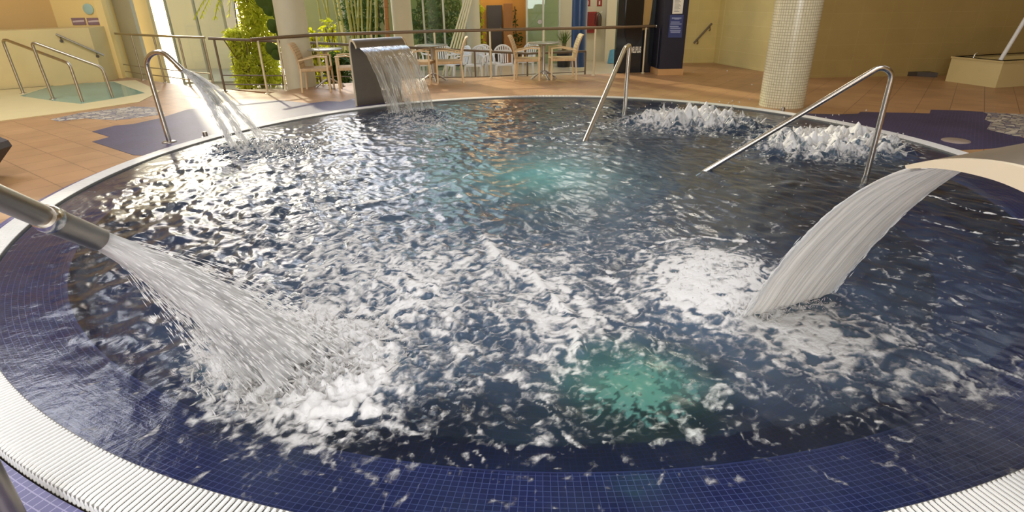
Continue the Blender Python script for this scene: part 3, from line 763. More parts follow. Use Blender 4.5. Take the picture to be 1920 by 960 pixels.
sheet(SP, lip+wdir*wid, back, wdir, .045, lambda t: .012+.085*min(1, t*2.0), 'side_plate', M['cream_side'], root, iA, -.5, .35)
b0 = lip+back*.94+wdir*(wid/2); 
m = MB(); m.box((b0.x, b0.y, DZ+.012), (.3, wid+.16, .024), Matrix((back, wdir, Vector((0, 0, 1)))).transposed(), .006); m.build('base_plate', M['spout'], root, False, iA)
def falling_sheet(name, label, lipP, wdir, W0, W1, v, T, mat, th, rough, seed, off=0.):
    random.seed(seed)
    root = thing(name, lipP+v*T+G*(T*T/2), label, 'waterfall'); o = root.location.copy()
    cs = [(random.uniform(8, 60), random.uniform(0, 6), random.uniform(.5, 3.0), random.uniform(.3, 1)) for _ in range(12)]
    m = MB()
    def rel(u, w):
        return sum(a*math.sin(f*u*1.0+p+s*w*2.2*math.sin(f+u*2)) for f, p, s, a in cs)/4
    def fn(side):
        def g(u, w):
            t = T*w*1.02; p = traj(lipP, v, t); W = W0+(W1-W0)*w
            e = .016*w*math.sin(17*w+seed+9*(u > .5))+.010*w*math.sin(43*w+3*(u > .5))+.005*w*math.sin(83*w)
            q = p+wdir*((u-.5)*(W+(e if u > .5 else -e))+W0/2)
            d = (v+G*t).normalized(); nn = wdir.cross(d)
            edge = min(1, min(u, 1-u)*14)
            h = (th+rough*rel(u, w)*(.3+w))*edge
            return q+nn*(h*side)
        return g
    m.grid(fn(1), 70, 60, uvf=lambda u, w: (u, w)); m.grid(fn(-.6), 70, 60, uvf=lambda u, w: (u+.3, w))
    m.build('water_sheet', mat, root, True, o, fix=False)
    return root
fs_ = falling_sheet('cascade_water', 'wide white sheet of water pouring from the broad spout at right', lip+back*.05+Vector((0, 0, -.004)), wdir, Wd*.99, Wd*1.02, solve_v(lip+back*.05, iA, T_c), T_c, M['cascade'], .012, .009, 4)
m = MB(); random.seed(21); vv_ = solve_v(lip+back*.05, iA, T_c)
for i in range(1500):
    w = .25+.75*random.random()**.6; t = T_c*w; u = random.choice((random.gauss(0, .025*w), 1+random.gauss(0, .025*w), random.random()))
    p = traj(lip+back*.05, vv_, t)+wdir*(Wd*u)+Vector((0, 0, gr(.008)*w*w-.006))
    spindle(m, p, vv_+G*t, random.uniform(.03, .10), random.uniform(.0012, .003))
m.build('water_strands', M['drop'], fs_, False, fs_.location.copy(), fix=False)
splash('ring of white froth thrown up under the broad right cascade', [site(1420, 585, 60, 14), site(1500, 565, 70, 14), site(1330, 520, 90, 40)], 700, .5, .5, (.0015, .004), 8)

# --- back cascade
pB = at(668, 199, DZ); radial = (PC-pB); radial.z = 0; radial.normalize(); tang = Vector((-radial.y, radial.x, 0))
if tang.x < 0: tang = -tang
W2 = .86; inn = radial
top = on_plane(668, 82, pB, (ray(668, 82).cross(Vector((0, 0, 1)))).cross(Vector((0, 0, 1))))  # same ground distance as the base
hB = top.z
cz = hB+.09
lip2 = pB+inn*.34+Vector((0, 0, cz-.13-DZ))
hl = cz-.13
cps2 = [(0, 0), (.05, .06), (.12, .105), (.19, .12), (.26, .09), (.315, .01), (.335, -.1), (.34, -.3), (.34, -(hl-DZ))]
root = thing('cascade_fountain', pB, 'tall curved steel cascade spout on the far rim of the pool', 'fountain')
SP2 = smooth_profile(cps2)
sheet(SP2, lip2, -inn, tang, W2, .012, 'spout_sheet', M['dark_steel'], root, pB, 0, 1)
sheet(SP2, lip2, -inn, tang, .03, .035, 'side_plate', M['cream_side'], root, pB, -.3, .3)
sheet(SP2, lip2+tang*W2, -inn, tang, .03, .035, 'side_plate', M['cream_side'], root, pB, -.3, .3)
iA2 = at(727, 213); T2 = math.sqrt(2*lip2.z/9.8)*.99
v2 = solve_v(lip2, iA2, T2)
v2 = inn*max(.5, v2.dot(inn))+Vector((0, 0, v2.z))
falling_sheet('cascade_water', 'clear sheet of water falling from the tall far cascade', lip2+tang*.02, tang, W2-.04, W2-.06, v2, T2, M['clear'], .007, .004, 9)
iC2 = traj(lip2, v2, T2)
splash('low white splash at the foot of the far cascade', [site(760, 212, 34, 5), site(800, 225, 50, 8)], 500, .8, .5, (.003, .008), 12)

# --- goose-neck jet, left
gb = at(318, 267, DZ); gr_ = (PC-gb); gr_.z = 0; gr_.normalize(); gn = Vector((-gr_.y, gr_.x, 0))
P = lambda x, y: on_plane(x, y, gb, gn)
gtip = P(343, 133)
root = thing('gooseneck_fountain', gb, 'slim bent steel water spout standing on the left rim', 'fountain')
m = MB(); pth = fillet([gb+Vector((0, 0, .005)), P(272, 112), P(292, 88), gtip], [.09, .16], 8)
gp_ = [gb+Vector((0, 0, .005)), P(299, 205), P(277, 131), P(274, 119), P(278, 107), P(286, 100), P(297, 97), P(308, 100), P(320, 110)]
m.tube(fillet(gp_+[gtip], .05, 4), .030, 20); m.build('pipe', M['steel'], root, True, gb)
m = MB(); d_ = (gtip-P(320, 110)).normalized(); m.lathe([(.031, -.1), (.036, -.1), (.036, 0), (.03, 0), (.03, -.08)], gtip, 20, axis_mat(d_).to_4x4()); m.build('nozzle', M['steel'], root, True, gb)
m = MB(); m.lathe([(0, .02), (.07, .02), (.085, .012), (.09, 0)], gb, 24); m.build('base_flange', M['dark_steel'], root, True, gb)
for k, (px, py, lab) in enumerate([(462, 272, 'white water jet arching from the slim bent spout at left')]):
    jet('gooseneck_jet', lab, gtip-d_*.02, at(px, py), .36, .028, .06, 1500, .07, M['jet_thin'], (.05, .16), (.002, .005), .62, .7, seed=9, targets=[at(437, 276), at(463, 272), at(492, 263)])
splash('white splash under the slim bent spout at left', [site(470, 272, 60, 10), site(540, 275, 60, 9)], 700, .8, .6, (.003, .009), 14)
# --- bubbling whitewater at right
splash('tall bubbling whitewater between the far handrail and the white mosaic pillar', [site(1240, 226, 60, 10), site(1310, 222, 90, 11), site(1380, 232, 60, 8)], 200, 2.1, .7, (.006, .014), 15)
splash('bubbling whitewater around the post of the big right handrail', [site(1500, 262, 70, 14), site(1590, 275, 90, 14), site(1660, 285, 50, 10)], 200, 2.0, .7, (.006, .014), 16)

# ================================================================== RAILS
def bar_thing(name, label, cat, base, pts, r, rad, mat, part, flanges=()):
    root = thing(name, base, label, cat)
    m = MB(); m.tube(fillet(pts, rad, 8), r, 20); m.build(part, mat, root, True, base)
    for f in flanges:
        m = MB(); m.lathe([(r*1.02, .02), (r*2.2, .016), (r*2.4, .008), (r*2.4, 0)], f, 20); m.build('flange', mat, root, True, base)
    return root
pb = at(1625, 327, -.02); pa = at(1326, 319, -.02); n_ = (pb-pa).cross(Vector((0, 0, 1))); P = lambda x, y: on_plane(x, y, pb, n_)
e1 = P(1664, 126)
bar_thing('pool_handrail', 'shiny steel handrail sloping out of the water at right, in front of the white pillar', 'handrail', pb,
          [pb+Vector((0, 0, -.12)), pb, P(1674, 137), P(1652, 124), pa, pa+(pa-P(1640, 134)).normalized()*.12], .026, [.01, .09, .09, .01], M['steel'], 'tube')
pb = at(1171, 212, -.02); pa = at(1098, 263, -.02); n_ = (pb-pa).cross(Vector((0, 0, 1))); P = lambda x, y: on_plane(x, y, pb, n_)
root = bar_thing('pool_handrail', 'steel handrail entering the far side of the pool, post nearest the white lettering', 'handrail', pb,
          [pb+Vector((0, 0, -.12)), pb, P(1180.5, 84), P(1172, 90), pa, pa+(pa-P(1160, 120)).normalized()*.12], .030, [.01, .05, .05, .01], M['steel'], 'tube')
# plunge pool rails
for k, (bx, by, tx, ty, ex, ey, fx, fy, lab) in enumerate([(44, 176, 6, 82, 130, 119, 155, 191, 'bent steel handrail of the small green pool, farther left of the two'),
                                                      (100, 186, 61, 88, 192, 127, 212, 183, 'bent steel handrail of the small green pool, nearer the big pool')]):
    b_ = at(bx, by, DZ); f_ = at(fx, fy, DZ); n_ = (f_-b_).cross(Vector((0, 0, 1))); P = lambda x, y: on_plane(x, y, b_, n_)
    bar_thing('plunge_pool_handrail', lab, 'handrail', b_, [b_, P(tx-1, ty-6), P(tx+6, ty-7), P(ex, ey), f_+Vector((0, 0, -.1))], .027, [.08, .05, .1], M['rail_metal'], 'tube', [b_])
# wall handrail left
nv = Vector((-nW.x, -nW.y, 0))
P = lambda x, y, off=.07: on_plane(x, y, Vector((pw1.x, pw1.y, 0))+Vector((-nW.x, -nW.y, 0))*off, nv)
root = thing('wall_handrail', P(105, 66), 'sloping steel handrail fixed to the cream wall behind the small green pool', 'handrail'); o = root.location.copy()
m = MB(); m.tube([P(104, 64), P(195, 104)], .022, 14); m.build('tube', M['rail_metal'], root, True, o)
for (x, y) in ((113, 70), (181, 99)):
    m = MB(); a = P(x, y); b_ = a-nv*-.0; m.tube([a, a+Vector((0, 0, -.06)), a+Vector((0, 0, -.08))-nv*.075], .012, 10)
    m.lathe([(0, .0), (.035, 0), (.035, .012)], a+Vector((0, 0, -.08))-nv*.07, 16, axis_mat(nv).to_4x4()); m.build('bracket', M['rail_dark'], root, True, o)
# wall handrail right
P = lambda x, y, off=.08: on_plane(x, y, Vector((0, c2.y-off, 0)), (0, 1, 0))
c_p = [P(1301, 81), P(1336, 45), P(1344, 41)]
nr2 = Vector((c3.x-c2.x, c3.y-c2.y, 0)).cross(Vector((0, 0, 1))).normalized()
root = thing('wall_handrail', c_p[0], 'short dark handrail slanting on the cream tiled wall beside the navy pillar', 'handrail'); o = root.location.copy()
m = MB(); m.tube([P(1301, 81), P(1332, 47), P(1335, 44)], .024, 14); m.build('tube', M['rail_dark'], root, True, o)
for (x, y) in ((1308, 75), (1331, 50)):
    m = MB(); a = P(x, y); m.tube([a, a+Vector((.02, 0, -.08)), a+Vector((.02, .085, -.1))], .013, 10); m.build('bracket', M['rail_dark'], root, True, o)

# balustrades
def railing(label, bases, topz, zb, rail_r, mat_rail, mat_post, lows=(), ends=(0, 0), post_r=.021, name='railing'):
    o = Vector((bases[0].x, bases[0].y, zb(bases[0]))); root = thing(name, o, label, 'railing')
    tops = [Vector((b.x, b.y, topz(b))) for b in bases]
    d0 = (tops[1]-tops[0]).normalized(); d1 = (tops[-1]-tops[-2]).normalized()
    m = MB(); m.tube([tops[0]-d0*ends[0]]+tops+[tops[-1]+d1*ends[1]], rail_r, 12); m.build('top_rail', mat_rail, root, True, o)
    for b in bases:
        m = MB(); m.tube([(b.x, b.y, zb(b)), (b.x, b.y, topz(b))], post_r, 12); m.lathe([(post_r, .02), (.045, .015), (.05, 0)], (b.x, b.y, zb(b)), 14); m.build('post', mat_post, root, True, o)
    for h in lows:
        m = MB(); m.tube([Vector((b.x, b.y, zb(b)+h)) for b in bases], .011, 8); m.build('lower_rail', mat_rail, root, True, o)
    return root
lb = [at(x, y, DZ) for x, y in [(234, 144), (269, 150), (310, 155), (357, 162), (402, 166)]]
railing('low steel balustrade on the left, in front of the bright glazing', lb, lambda b: .95, lambda b: DZ, .024, M['rail_metal'], M['rail_metal'], (.14, .30), (.1, .05))
RM = simple('bronze_rail', srgb(120, 100, 76), .35, .35, .08, 8)
PM = simple('pale_post', srgb(226, 214, 180), .35, .3, .05, 8)
fb = [at(x, y, DZ) for x, y in [(502, 176), (537, 170), (606, 160), (706, 155), (820, 149), (921, 146.4), (1019, 143), (1113, 141), (1205, 137)]]
root = railing('long terrace balustrade with brown top rail behind the cafe tables', fb, lambda b: .955, lambda b: DZ, .032, RM, PM, (), (.15, .2))
e0 = Vector((fb[-1].x, fb[-1].y, .955)); dr = (fb[-1]-fb[-2]).normalized()
m = MB(); m.tube([e0+dr*.2, e0+dr*.46], .012, 10); m.lathe([(0, -.04), (.03, -.03), (.04, 0), (.03, .03), (0, .04)], e0+dr*.25, 14); m.build('end_bar', M['steel'], root, True, fb[0])
rA = Vector((-5.75, 11.95, 0)); rB = Vector((.45, 14.55, 0)); rC = Vector((1.9, 14.9, 0))
rb = [rA, rA.lerp(rB, .2), rA.lerp(rB, .4), rA.lerp(rB, .6), rA.lerp(rB, .8), rB, rC]
rt = [.955, .84, .72, .60, .48, .35, .35]; rf = [DZ, DZ-.1, DZ-.2, DZ-.3, DZ-.38, LZ, LZ]
key = {(round(b.x, 3)): i for i, b in enumerate(rb)}
railing('ramp balustrade sloping down towards the white plastic chairs', rb, lambda b: rt[key[round(b.x, 3)]], lambda b: rf[key[round(b.x, 3)]], .026, M['rail_dark'], M['rail_dark'], (.14, .32), (.1, 0))

# ================================================================== FURNITURE
def make_chair(loc, rz, label):
    t = thing('armchair', loc, label, 'chair', None, rz); w, d = .25, .26; R = M['wood_resin']
    def part(nm, mat, fn, sm=False):
        m = MB(); fn(m); return m.build(nm, mat, t, sm)
    # faces +x
    part('seat', M['weave'], lambda m: (m.box((0, 0, .435), (2*d, 2*w-.02, .035), None, .012), m.box((d-.01, 0, .42), (.035, 2*w, .06), None, .01), m.box((0, w-.01, .42), (2*d, .03, .055), None, .01), m.box((0, -w+.01, .42), (2*d, .03, .055), None, .01)))
    def back(m):
        pr = [(-d+.01, .40), (-d-.005, .52), (-d-.03, .66), (-d-.07, .78), (-d-.11, .875), (-d-.135, .905)]
        pf_ = smooth_profile(pr, 4); vs = []; fs = []
        for i, (x, z) in enumerate(pf_):
            for y in (-w+.005, w-.005):
                for s in (0, .034): vs.append((x-s, y, z+s*.25))
        for i in range(len(pf_)-1):
            a = 4*i; fs += [(a, a+2, a+6, a+4), (a+1, a+5, a+7, a+3), (a, a+4, a+5, a+1), (a+2, a+3, a+7, a+6)]
        fs += [(0, 1, 3, 2), (4*(len(pf_)-1), 4*(len(pf_)-1)+2, 4*(len(pf_)-1)+3, 4*(len(pf_)-1)+1)]
        m.add(vs, fs)
    part('backrest', M['weave'], back, True)
    for s in (-1, 1):
        part('leg', R, lambda m: m.beam((d-.01, s*(w-.005), 0), (d-.015, s*(w-.005), .645), .036, .036, (0, 1, 0), .006))
        part('leg', R, lambda m: (m.beam((-d-.035, s*(w-.005), 0), (-d+.0, s*(w-.005), .45), .036, .036, (0, 1, 0), .006)))
        part('armrest', R, lambda m: (m.beam((d+.01, s*(w-.005), .655), (d-.2, s*(w-.005), .665), .048, .026, (0, 0, 1), .008), m.beam((d-.2, s*(w-.005), .665), (-d-.02, s*(w-.005), .60), .045, .024, (0, 0, 1), .008)))
    return t
def legs_to(rear, front):
    a = at(rear[0], rear[1], DZ); b = at(front[0], front[1], DZ); f = (b-a); f.z = 0; f.normalize(); per = Vector((-f.y, f.x, 0))
    if per.y < 0: per = -per
    c = (a+b)/2+per*.245; c.z = DZ; return c, math.atan2(f.y, f.x)
chairs = [((568, 174.5), (624, 172.5), 'beige woven armchair with its back to the pale garden column'),
          ((684, 170), (640, 172), 'beige woven armchair partly hidden behind the far steel cascade'),
          ((766, 158), (806, 158), 'beige woven armchair seen through the falling water of the far cascade'),
          ((867, 156), (820, 157.5), 'beige woven armchair right of the middle cafe table, by the leaning white poles'),
          ((967, 152), (1012, 152), 'beige woven armchair left of the rightmost cafe table'),
          ((1077, 150), (1034, 151), 'beige woven armchair in front of the blue column')]
c0 = None
for r_, f_, lab in chairs:
    c, a = legs_to(r_, f_)
    if c0 is None: c0 = make_chair(c, a, lab); c0['group'] = 'woven armchairs on the terrace'
    else: dup(c0, c, a, lab)
def make_table(loc, label):
    t = thing('cafe_table', loc, label, 'table', 'round cafe tables on the terrace')
    m = MB(); m.lathe([(0, .715), (.16, .715), (.33, .735), (.35, .742), (.35, .75), (.34, .756), (0, .756)], (0, 0, 0), 40); m.build('tabletop', M['table_top'], t, True)
    m = MB(); m.lathe([(.045, .10), (.035, .16), (.032, .6), (.05, .69), (.1, .715), (0, .716)], (0, 0, 0), 20); pd = m.build('pedestal', M['table_leg'], t, True)
    for k in range(4):
        a = PI/4*0+PI/2*k+.35; e = Vector((math.cos(a), math.sin(a), 0))
        m = MB(); pts = [e*.02+Vector((0, 0, .17)), e*.08+Vector((0, 0, .14)), e*.18+Vector((0, 0, .08)), e*.28+Vector((0, 0, .018))]
        m.tube(fillet(pts, .05, 3), .02, 10); m.lathe([(0, .02), (.028, .018), (.028, 0), (0, 0)], e*.28, 12); m.build('foot', M['table_leg'], pd, True)
    return t
tp = [((619, 163.5), 'round grey cafe table left of the far cascade'), ((813.5, 153), 'round grey cafe table right of the far cascade'), ((1019, 147.5), 'round grey cafe table near the blue column')]
t0 = None
for (x, y), lab in tp:
    loc = at(x, y, DZ)
    if t0 is None: t0 = make_table(loc, lab)
    else: dup(t0, loc, 0, lab)
def make_plastic(loc, rz, label):
    t = thing('plastic_chair', loc, label, 'chair', 'white plastic garden chairs below the terrace', rz); W_ = M['white']
    # faces -y
    m = MB(); m.grid(lambda u, v: (( u-.5)*(.46-.06*v), (v-.5)*.44, .43+.02*(2*u-1)**2-.02*v), 8, 8); m.grid(lambda u, v: ((u-.5)*(.46-.06*v), (v-.5)*.44, .405), 8, 8)
    m.box((0, -.22, .415), (.46, .02, .05), None, .006); m.build('seat', W_, t, True)
    m = MB()
    arch = [Vector((-.24, .20, .42)), Vector((-.25, .25, .62)), Vector((-.20, .30, .78)), Vector((-.1, .325, .85)), Vector((0, .33, .87)), Vector((.1, .325, .85)), Vector((.20, .30, .78)), Vector((.25, .25, .62)), Vector((.24, .20, .42))]
    m.tube(fillet(arch, .06, 4), .024, 8)
    m.beam((-.22, .285, .73), (.22, .285, .73), .02, .05); 
    for x in (-.12, -.06, 0, .06, .12): m.beam((x, .2, .43), (x, .32, .85), .034, .012, (0, 1, 0))
    m.build('backrest', W_, t, True)
    for s in (-1, 1):
        m = MB(); m.tube(fillet([(s*.25, .26, .66), (s*.29, .1, .655), (s*.29, -.16, .645), (s*.27, -.22, .60), (s*.26, -.22, .43)], .06, 4), .021, 8); m.build('armrest', W_, t, True)
        for y in (-.21, .2):
            m = MB(); m.tube([(s*.22, y, .42), (s*.25, y*1.25, 0)], [.034, .022], 8); m.build('leg', W_, t, True)
    return t
pc = [(945, 16.0, .1, 'white plastic garden chair below the terrace, nearest the brown timber post'),
      (917, 16.3, .5, 'white plastic garden chair between the round white column and the brown timber post'),
      (893, 15.9, -.3, 'white plastic garden chair in front of the round white column'),
      (858, 16.0, -1.0, 'white plastic garden chair under the leaning white poles'),
      (833, 16.4, .2, 'white plastic garden chair before the green glass, left of the leaning poles'),
      (786, 16.2, .6, 'white plastic garden chair seen under the middle cafe table, beside the falling water'),
      (990, 16.6, -.4, 'white plastic garden chair seen through the legs of the armchair by the rightmost table')]
k0 = None
for px, Y, rz, lab in pc:
    p = atY(px, 120, Y); loc = Vector((p.x, Y, LZ))
    if k0 is None: k0 = make_plastic(loc, rz, lab)
    else: dup(k0, loc, rz, lab)

# ================================================================== COLUMNS
def column(name, label, c, r, z0, z1, mat, uvt=None, cat='column', base=None, bm_=None):
    c = Vector((c.x, c.y, z0)); root = thing(name, c, label, cat)
    m = MB(); nt_ = round(2*PI*r/uvt) if uvt else 40
    m.grid(lambda u, v: (r*math.cos(2*PI*u), r*math.sin(2*PI*u), v*(z1-z0)), 48, 1, True, uvf=lambda u, v: (u*nt_, v*(z1-z0)/(uvt or .04)))
    m.build('shaft', mat, root, True)
    if base:
        m = MB(); m.lathe([(r+.002, base), (r+.03, base-.01), (r+.03, 0)], (0, 0, 0), 40); m.build('base_ring', bm_ or mat, root, True)
    return root
fr_ = at(1463, 204.5, DZ); e = (fr_-Vector((0, 0, fr_.z))); e.z = 0; e.normalize()
Lp = at(1420, 199, DZ); Rp = at(1507, 205, DZ); rad = (Rp-Lp).length/2*.99
column('mosaic_pillar', 'thick round pillar clad in white mosaic on the right pool edge', fr_+e*rad, rad, DZ, CZ, M['pillar'], .04)
p = at(1085, 133, LZ); column('blue_column', 'round blue painted column behind the terrace balustrade', p+Vector((0, .2, 0)), .225, LZ, CZ, M['blue_col'], base=.1, bm_=M['concrete'])
p = at(885, 116, LZ); p = atY(889, 100, 18.2); column('white_column', 'slim round white column beside the leaning white poles', p, .21, LZ, CZ, M['concrete'])
p = atY(757, 70, 14.9); column('white_column', 'round white column rising behind the far steel cascade', p, .235, LZ, CZ, M['concrete'])
p = at(556, 166, DZ); column('garden_column', 'stout pale column behind the leftmost armchair, before the sunlit plants', p+Vector((0, .35, 0)), .30, LZ, CZ, M['concrete'])

# ================================================================== NAVY CABIN, PILLAR, SIGNS
a = at(1235, 141, DZ); b_ = at(1278, 140, DZ); c = Vector((3.17, 13.95, 0)); zt = 3.2
base = Vector(((a.x+b_.x)/2, (a.y+c.y)/2, DZ))
root = thing('navy_pillar', base, 'dark navy square pillar with posted notices and a tan plinth', 'pillar')
poly = [(a.x, a.y), (b_.x, b_.y), (b_.x+.04, 14.0), (a.x-.05, 14.0)]
m = MB(); m.prism(poly, DZ+.13, zt); m.build('shaft', M['navy'], root, False, base)
m = MB(); m.prism([(poly[0][0]-.03, poly[0][1]-.03), (poly[1][0]+.02, poly[1][1]-.03), (poly[2][0]+.02, 14.0), (poly[3][0]-.03, 14.0)], DZ, DZ+.13); m.build('plinth', M['plinth'], root, False, base)
m = MB(); q = on_plane(1240.5, 52, a+Vector((-.03, -.0, 0)), (1, 0, 0)); 
m.tube([(a.x-.035, a.y+.1, .1), (a.x-.035, a.y+.1, .93)], .018, 12); m.build('conduit', M['navy'], root, True, base)
P = lambda x, y, off=.004: on_plane(x, y, Vector((a.x, a.y-off, 0)), Vector((b_.x-a.x, b_.y-a.y, 0)).cross(Vector((0, 0, 1))))
def sign(name, label, cat, corners, mat, ink, lines, off=.012, hgt_=None):
    c = [P(x, y, off) for x, y in corners]
    if hgt_: c[0].z += hgt_; c[1].z += hgt_
    o = c[3].copy(); root = thing(name, o, label, cat)
    m = MB(); m.quadslab(c, (0, .010, 0)); m.build('panel', mat, root, False, o)
    m = MB()
    for (t, x0, x1, hh) in lines:
        l = c[0].lerp(c[3], t); r = c[1].lerp(c[2], t); l2 = c[0].lerp(c[3], t+hh); r2 = c[1].lerp(c[2], t+hh)
        m.quadslab([l.lerp(r, x0), l.lerp(r, x1), l2.lerp(r2, x1), l2.lerp(r2, x0)], (0, -.002, 0))
    m.build('print', ink, root, False, o)
sign('paper_notice', 'white paper notice with printed lines on the navy pillar', 'notice', [(1262.5, 0), (1282, 0), (1279.5, 25.5), (1260.5, 26)], M['paper'], M['ink'],
     [(.1+.07*k, .15, .55+.3*((k*7) % 5)/5, .025) for k in range(12)], hgt_=.12)
sign('blue_sign', 'blue rules sign with pale text lines below the paper notice', 'sign', [(1256.5, 28), (1282, 28), (1278, 70.5), (1252.5, 70.5)], M['sign_blue'], M['sign_ink'],
     [(.11, .15, .85, .06), (.17, .35, .7, .03), (.29, .1, .75, .045), (.37, .08, .9, .05), (.48, .06, .7, .05), (.56, .1, .85, .05), (.66, .1, .88, .05), (.73, .15, .85, .06)])
# cabin
yb = 13.80; x0 = atY(1156, 100, yb).x; x1 = a.x-.055
base = Vector(((x0+x1)/2, yb+.2, LZ))
root = thing('steam_cabin', base, 'glossy black cabin with white lettering behind the end of the balustrade', 'cabin')
m = MB(); m.box(((x0+x1)/2, yb+.2, (LZ+2.6)/2), (x1-x0, .2, 2.6-LZ), None, .01); m.build('body', M['navy_panel'], root, False, base)
X = lambda px, py: atY(px, py, yb+.08).x
m = MB(); xa, xb = X(1172, 40), X(1205, 40); zc = atY(1190, 82, yb).z; pts = [(xa, 2.4), (xb, 2.4), (xb, zc+.35)]+[((xa+xb)/2+(xb-xa)/2*math.cos(t), zc+.35-.42*math.sin(t)) for t in [k*PI/12 for k in range(1, 12)]]+[(xa, zc+.35)]
nn = len(pts); m.add([(x, yb+.09, z) for x, z in pts]+[(x, yb+.05, z) for x, z in pts], [tuple(range(nn)), tuple(range(nn, 2*nn))[::-1]]+[(i, (i+1) % nn, nn+(i+1) % nn, nn+i) for i in range(nn)])
m.build('door', M['black'], root, False, base)
m = MB(); xa, xb = X(1205, 30), X(1221, 30); zc = atY(1212, 57, yb).z
pts = [(xa, zc), (xb-.05, zc+.02), (xb-.02, zc+.25), (xb, zc+.6), (xb, 2.4), (xa, 2.4)]
nn = len(pts); m.add([(x, yb+.095, z) for x, z in pts]+[(x, yb+.06, z) for x, z in pts], [tuple(range(nn)), tuple(range(nn, 2*nn))[::-1]]+[(i, (i+1) % nn, nn+(i+1) % nn, nn+i) for i in range(nn)])
m.build('tan_panel', simple('tan_panel_face', srgb(170, 138, 80), .3, 0, .1, 3), root, False, base)
cu = bpy.data.curves.new('lettering', 'FONT'); cu.body = 'WELLPLUS'; cu.size = .125; cu.extrude = .003; cu.space_character = .86; cu.offset = .004
tmp = bpy.data.objects.new('lettering_curve', cu); COL.objects.link(tmp)
dg = bpy.context.evaluated_depsgraph_get(); dg.update(); lm = bpy.data.meshes.new_from_object(tmp.evaluated_get(dg)); COL.objects.unlink(tmp); bpy.data.objects.remove(tmp)
lx0 = min(v.co.x for v in lm.vertices); lx1 = max(v.co.x for v in lm.vertices); lz1 = max(v.co.y for v in lm.vertices)
qa = atY(1183, 87, yb-.0); qb = atY(1203, 99, yb); s_x = (qb.x-qa.x)/(lx1-lx0); s_z = (qa.z-qb.z)*.92/lz1
for v in lm.vertices: x, y, z = v.co; v.co = (qa.x+(x-lx0)*s_x-base.x, yb+.088-z-base.y, qb.z+y*s_z-base.z)
lm.materials.clear(); lm.materials.append(M['paper']); lo = bpy.data.objects.new('lettering', lm); COL.objects.link(lo); lo.parent = root; lo['label'] = 'white capital lettering'

# ================================================================== BACKGROUND THINGS
YB = 20.5
def panelbox(name, label, cat, px0, py0, px1, py1, Y, t, mat, z0=None, z1=None, part=None):
    a = atY(px0, py0, Y); b_ = atY(px1, py1, Y); zt_ = a.z if z1 is None else z1; zb_ = b_.z if z0 is None else z0
    c = Vector(((a.x+b_.x)/2, Y, zb_))
    m = MB(); m.box(((a.x+b_.x)/2, Y-t/2, (zt_+zb_)/2), (abs(b_.x-a.x), t, zt_-zb_), None, min(.01, t*.2))
    return m, c
# fire hose cabinet
m, c = panelbox('', '', '', 1096, 22, 1117, 61, YB, .14, None); root = thing('fire_hose_cabinet', c, 'dark red fire hose cabinet on the pale wall beside the blue column', 'cabinet')
m.build('body', M['red'], root, False, c)
m, _ = panelbox('', '', '', 1099, 25, 1114, 58, YB-.145, .012, None); m.build('door', simple('red_door', srgb(128, 34, 26), .3, 0, .15, 4), root, False, c)
for px, lab in ((1124, 'small red fire sign with white symbol above the extinguisher'), (1102, 'small red fire sign right beside the blue column')):
    m, c = panelbox('', '', '', px-4.5, 0, px+4.5, 11.5, YB, .015, None); root = thing('fire_sign', c, lab, 'sign', 'red fire signs'); m.build('panel', M['red'], root, False, c)
    m, _ = panelbox('', '', '', px-1.2, 2, px+1.2, 9, YB-.016, .004, None); m.build('symbol', M['paper'], root, False, c)
# extinguisher
c = atY(1123, 50, YB-.14); root = thing('fire_extinguisher', c, 'dark fire extinguisher hanging on the pale wall by the red cabinet', 'extinguisher')
m = MB(); m.lathe([(0, 0), (.075, 0), (.08, .02), (.08, .3), (.06, .36), (.03, .39), (.03, .42)], c, 20); m.build('cylinder', M['ext'], root, True, c)
m = MB(); m.beam(c+Vector((0, .0, .42)), c+Vector((.09, -.02, .46)), .03, .02); m.box(c+Vector((0, 0, .43)), (.06, .06, .03)); m.build('valve', M['steel'], root, False, c)
m = MB(); m.tube(fillet([c+Vector((-.03, 0, .43)), c+Vector((-.13, 0, .40)), c+Vector((-.13, -.03, .1)), c+Vector((-.1, -.04, .06))], .1, 5), .013, 8); m.build('hose', M['pot'], root, True, c)
m = MB(); m.box(c+Vector((0, .11, .2)), (.05, .06, .1)); m.build('bracket', M['steel'], root, False, c)
# potted grass
c = atY(1057, 124, 18.9); c.z = LZ; root = thing('potted_grass', c, 'spiky grass plant in a square black pot left of the blue column', 'plant')
m = MB(); m.lathe([(0, 0), (.2, 0), (.235, .42), (.25, .43), (.25, .47), (.21, .47), (.20, .40), (0, .40)], c, 24); m.build('pot', M['pot'], root, True, c)
m = MB(); m.lathe([(.20, .405), (.1, .42), (.06, .55), (.06, .7), (0, .7)], c, 14); m.build('stem', M['stem'], root, True, c)
m = MB(); random.seed(31)
def blade(m, p, d, L, w, droop=.3, nseg=4, wf=None):
    side = d.cross(Vector((0, 0, 1)))
    side = side.normalized() if side.length > .01 else Vector((1, 0, 0))
    a_ = random.uniform(-1.2, 1.2); side = (side*math.cos(a_)+d.cross(side).normalized()*math.sin(a_))
    vs = []; fs = []
    for i in range(nseg+1):
        t = i/nseg; q = p+d*(L*t)+Vector((0, 0, -droop*L*t*t)); ww = w*(math.sin(PI*(.12+.88*t)) if wf is None else wf(t))
        vs += [q-side*ww, q+side*ww]
    for i in range(nseg): fs.append((2*i, 2*i+1, 2*i+3, 2*i+2))
    m.add(vs, fs)
for k in range(70):
    d = Vector((gr(.35), gr(.35), 1)).normalized(); blade(m, c+Vector((gr(.03), gr(.03), .66)), d, random.uniform(.35, .6), .008, .15)
m.build('foliage', M['hedge'], root, False, c, fix=False)
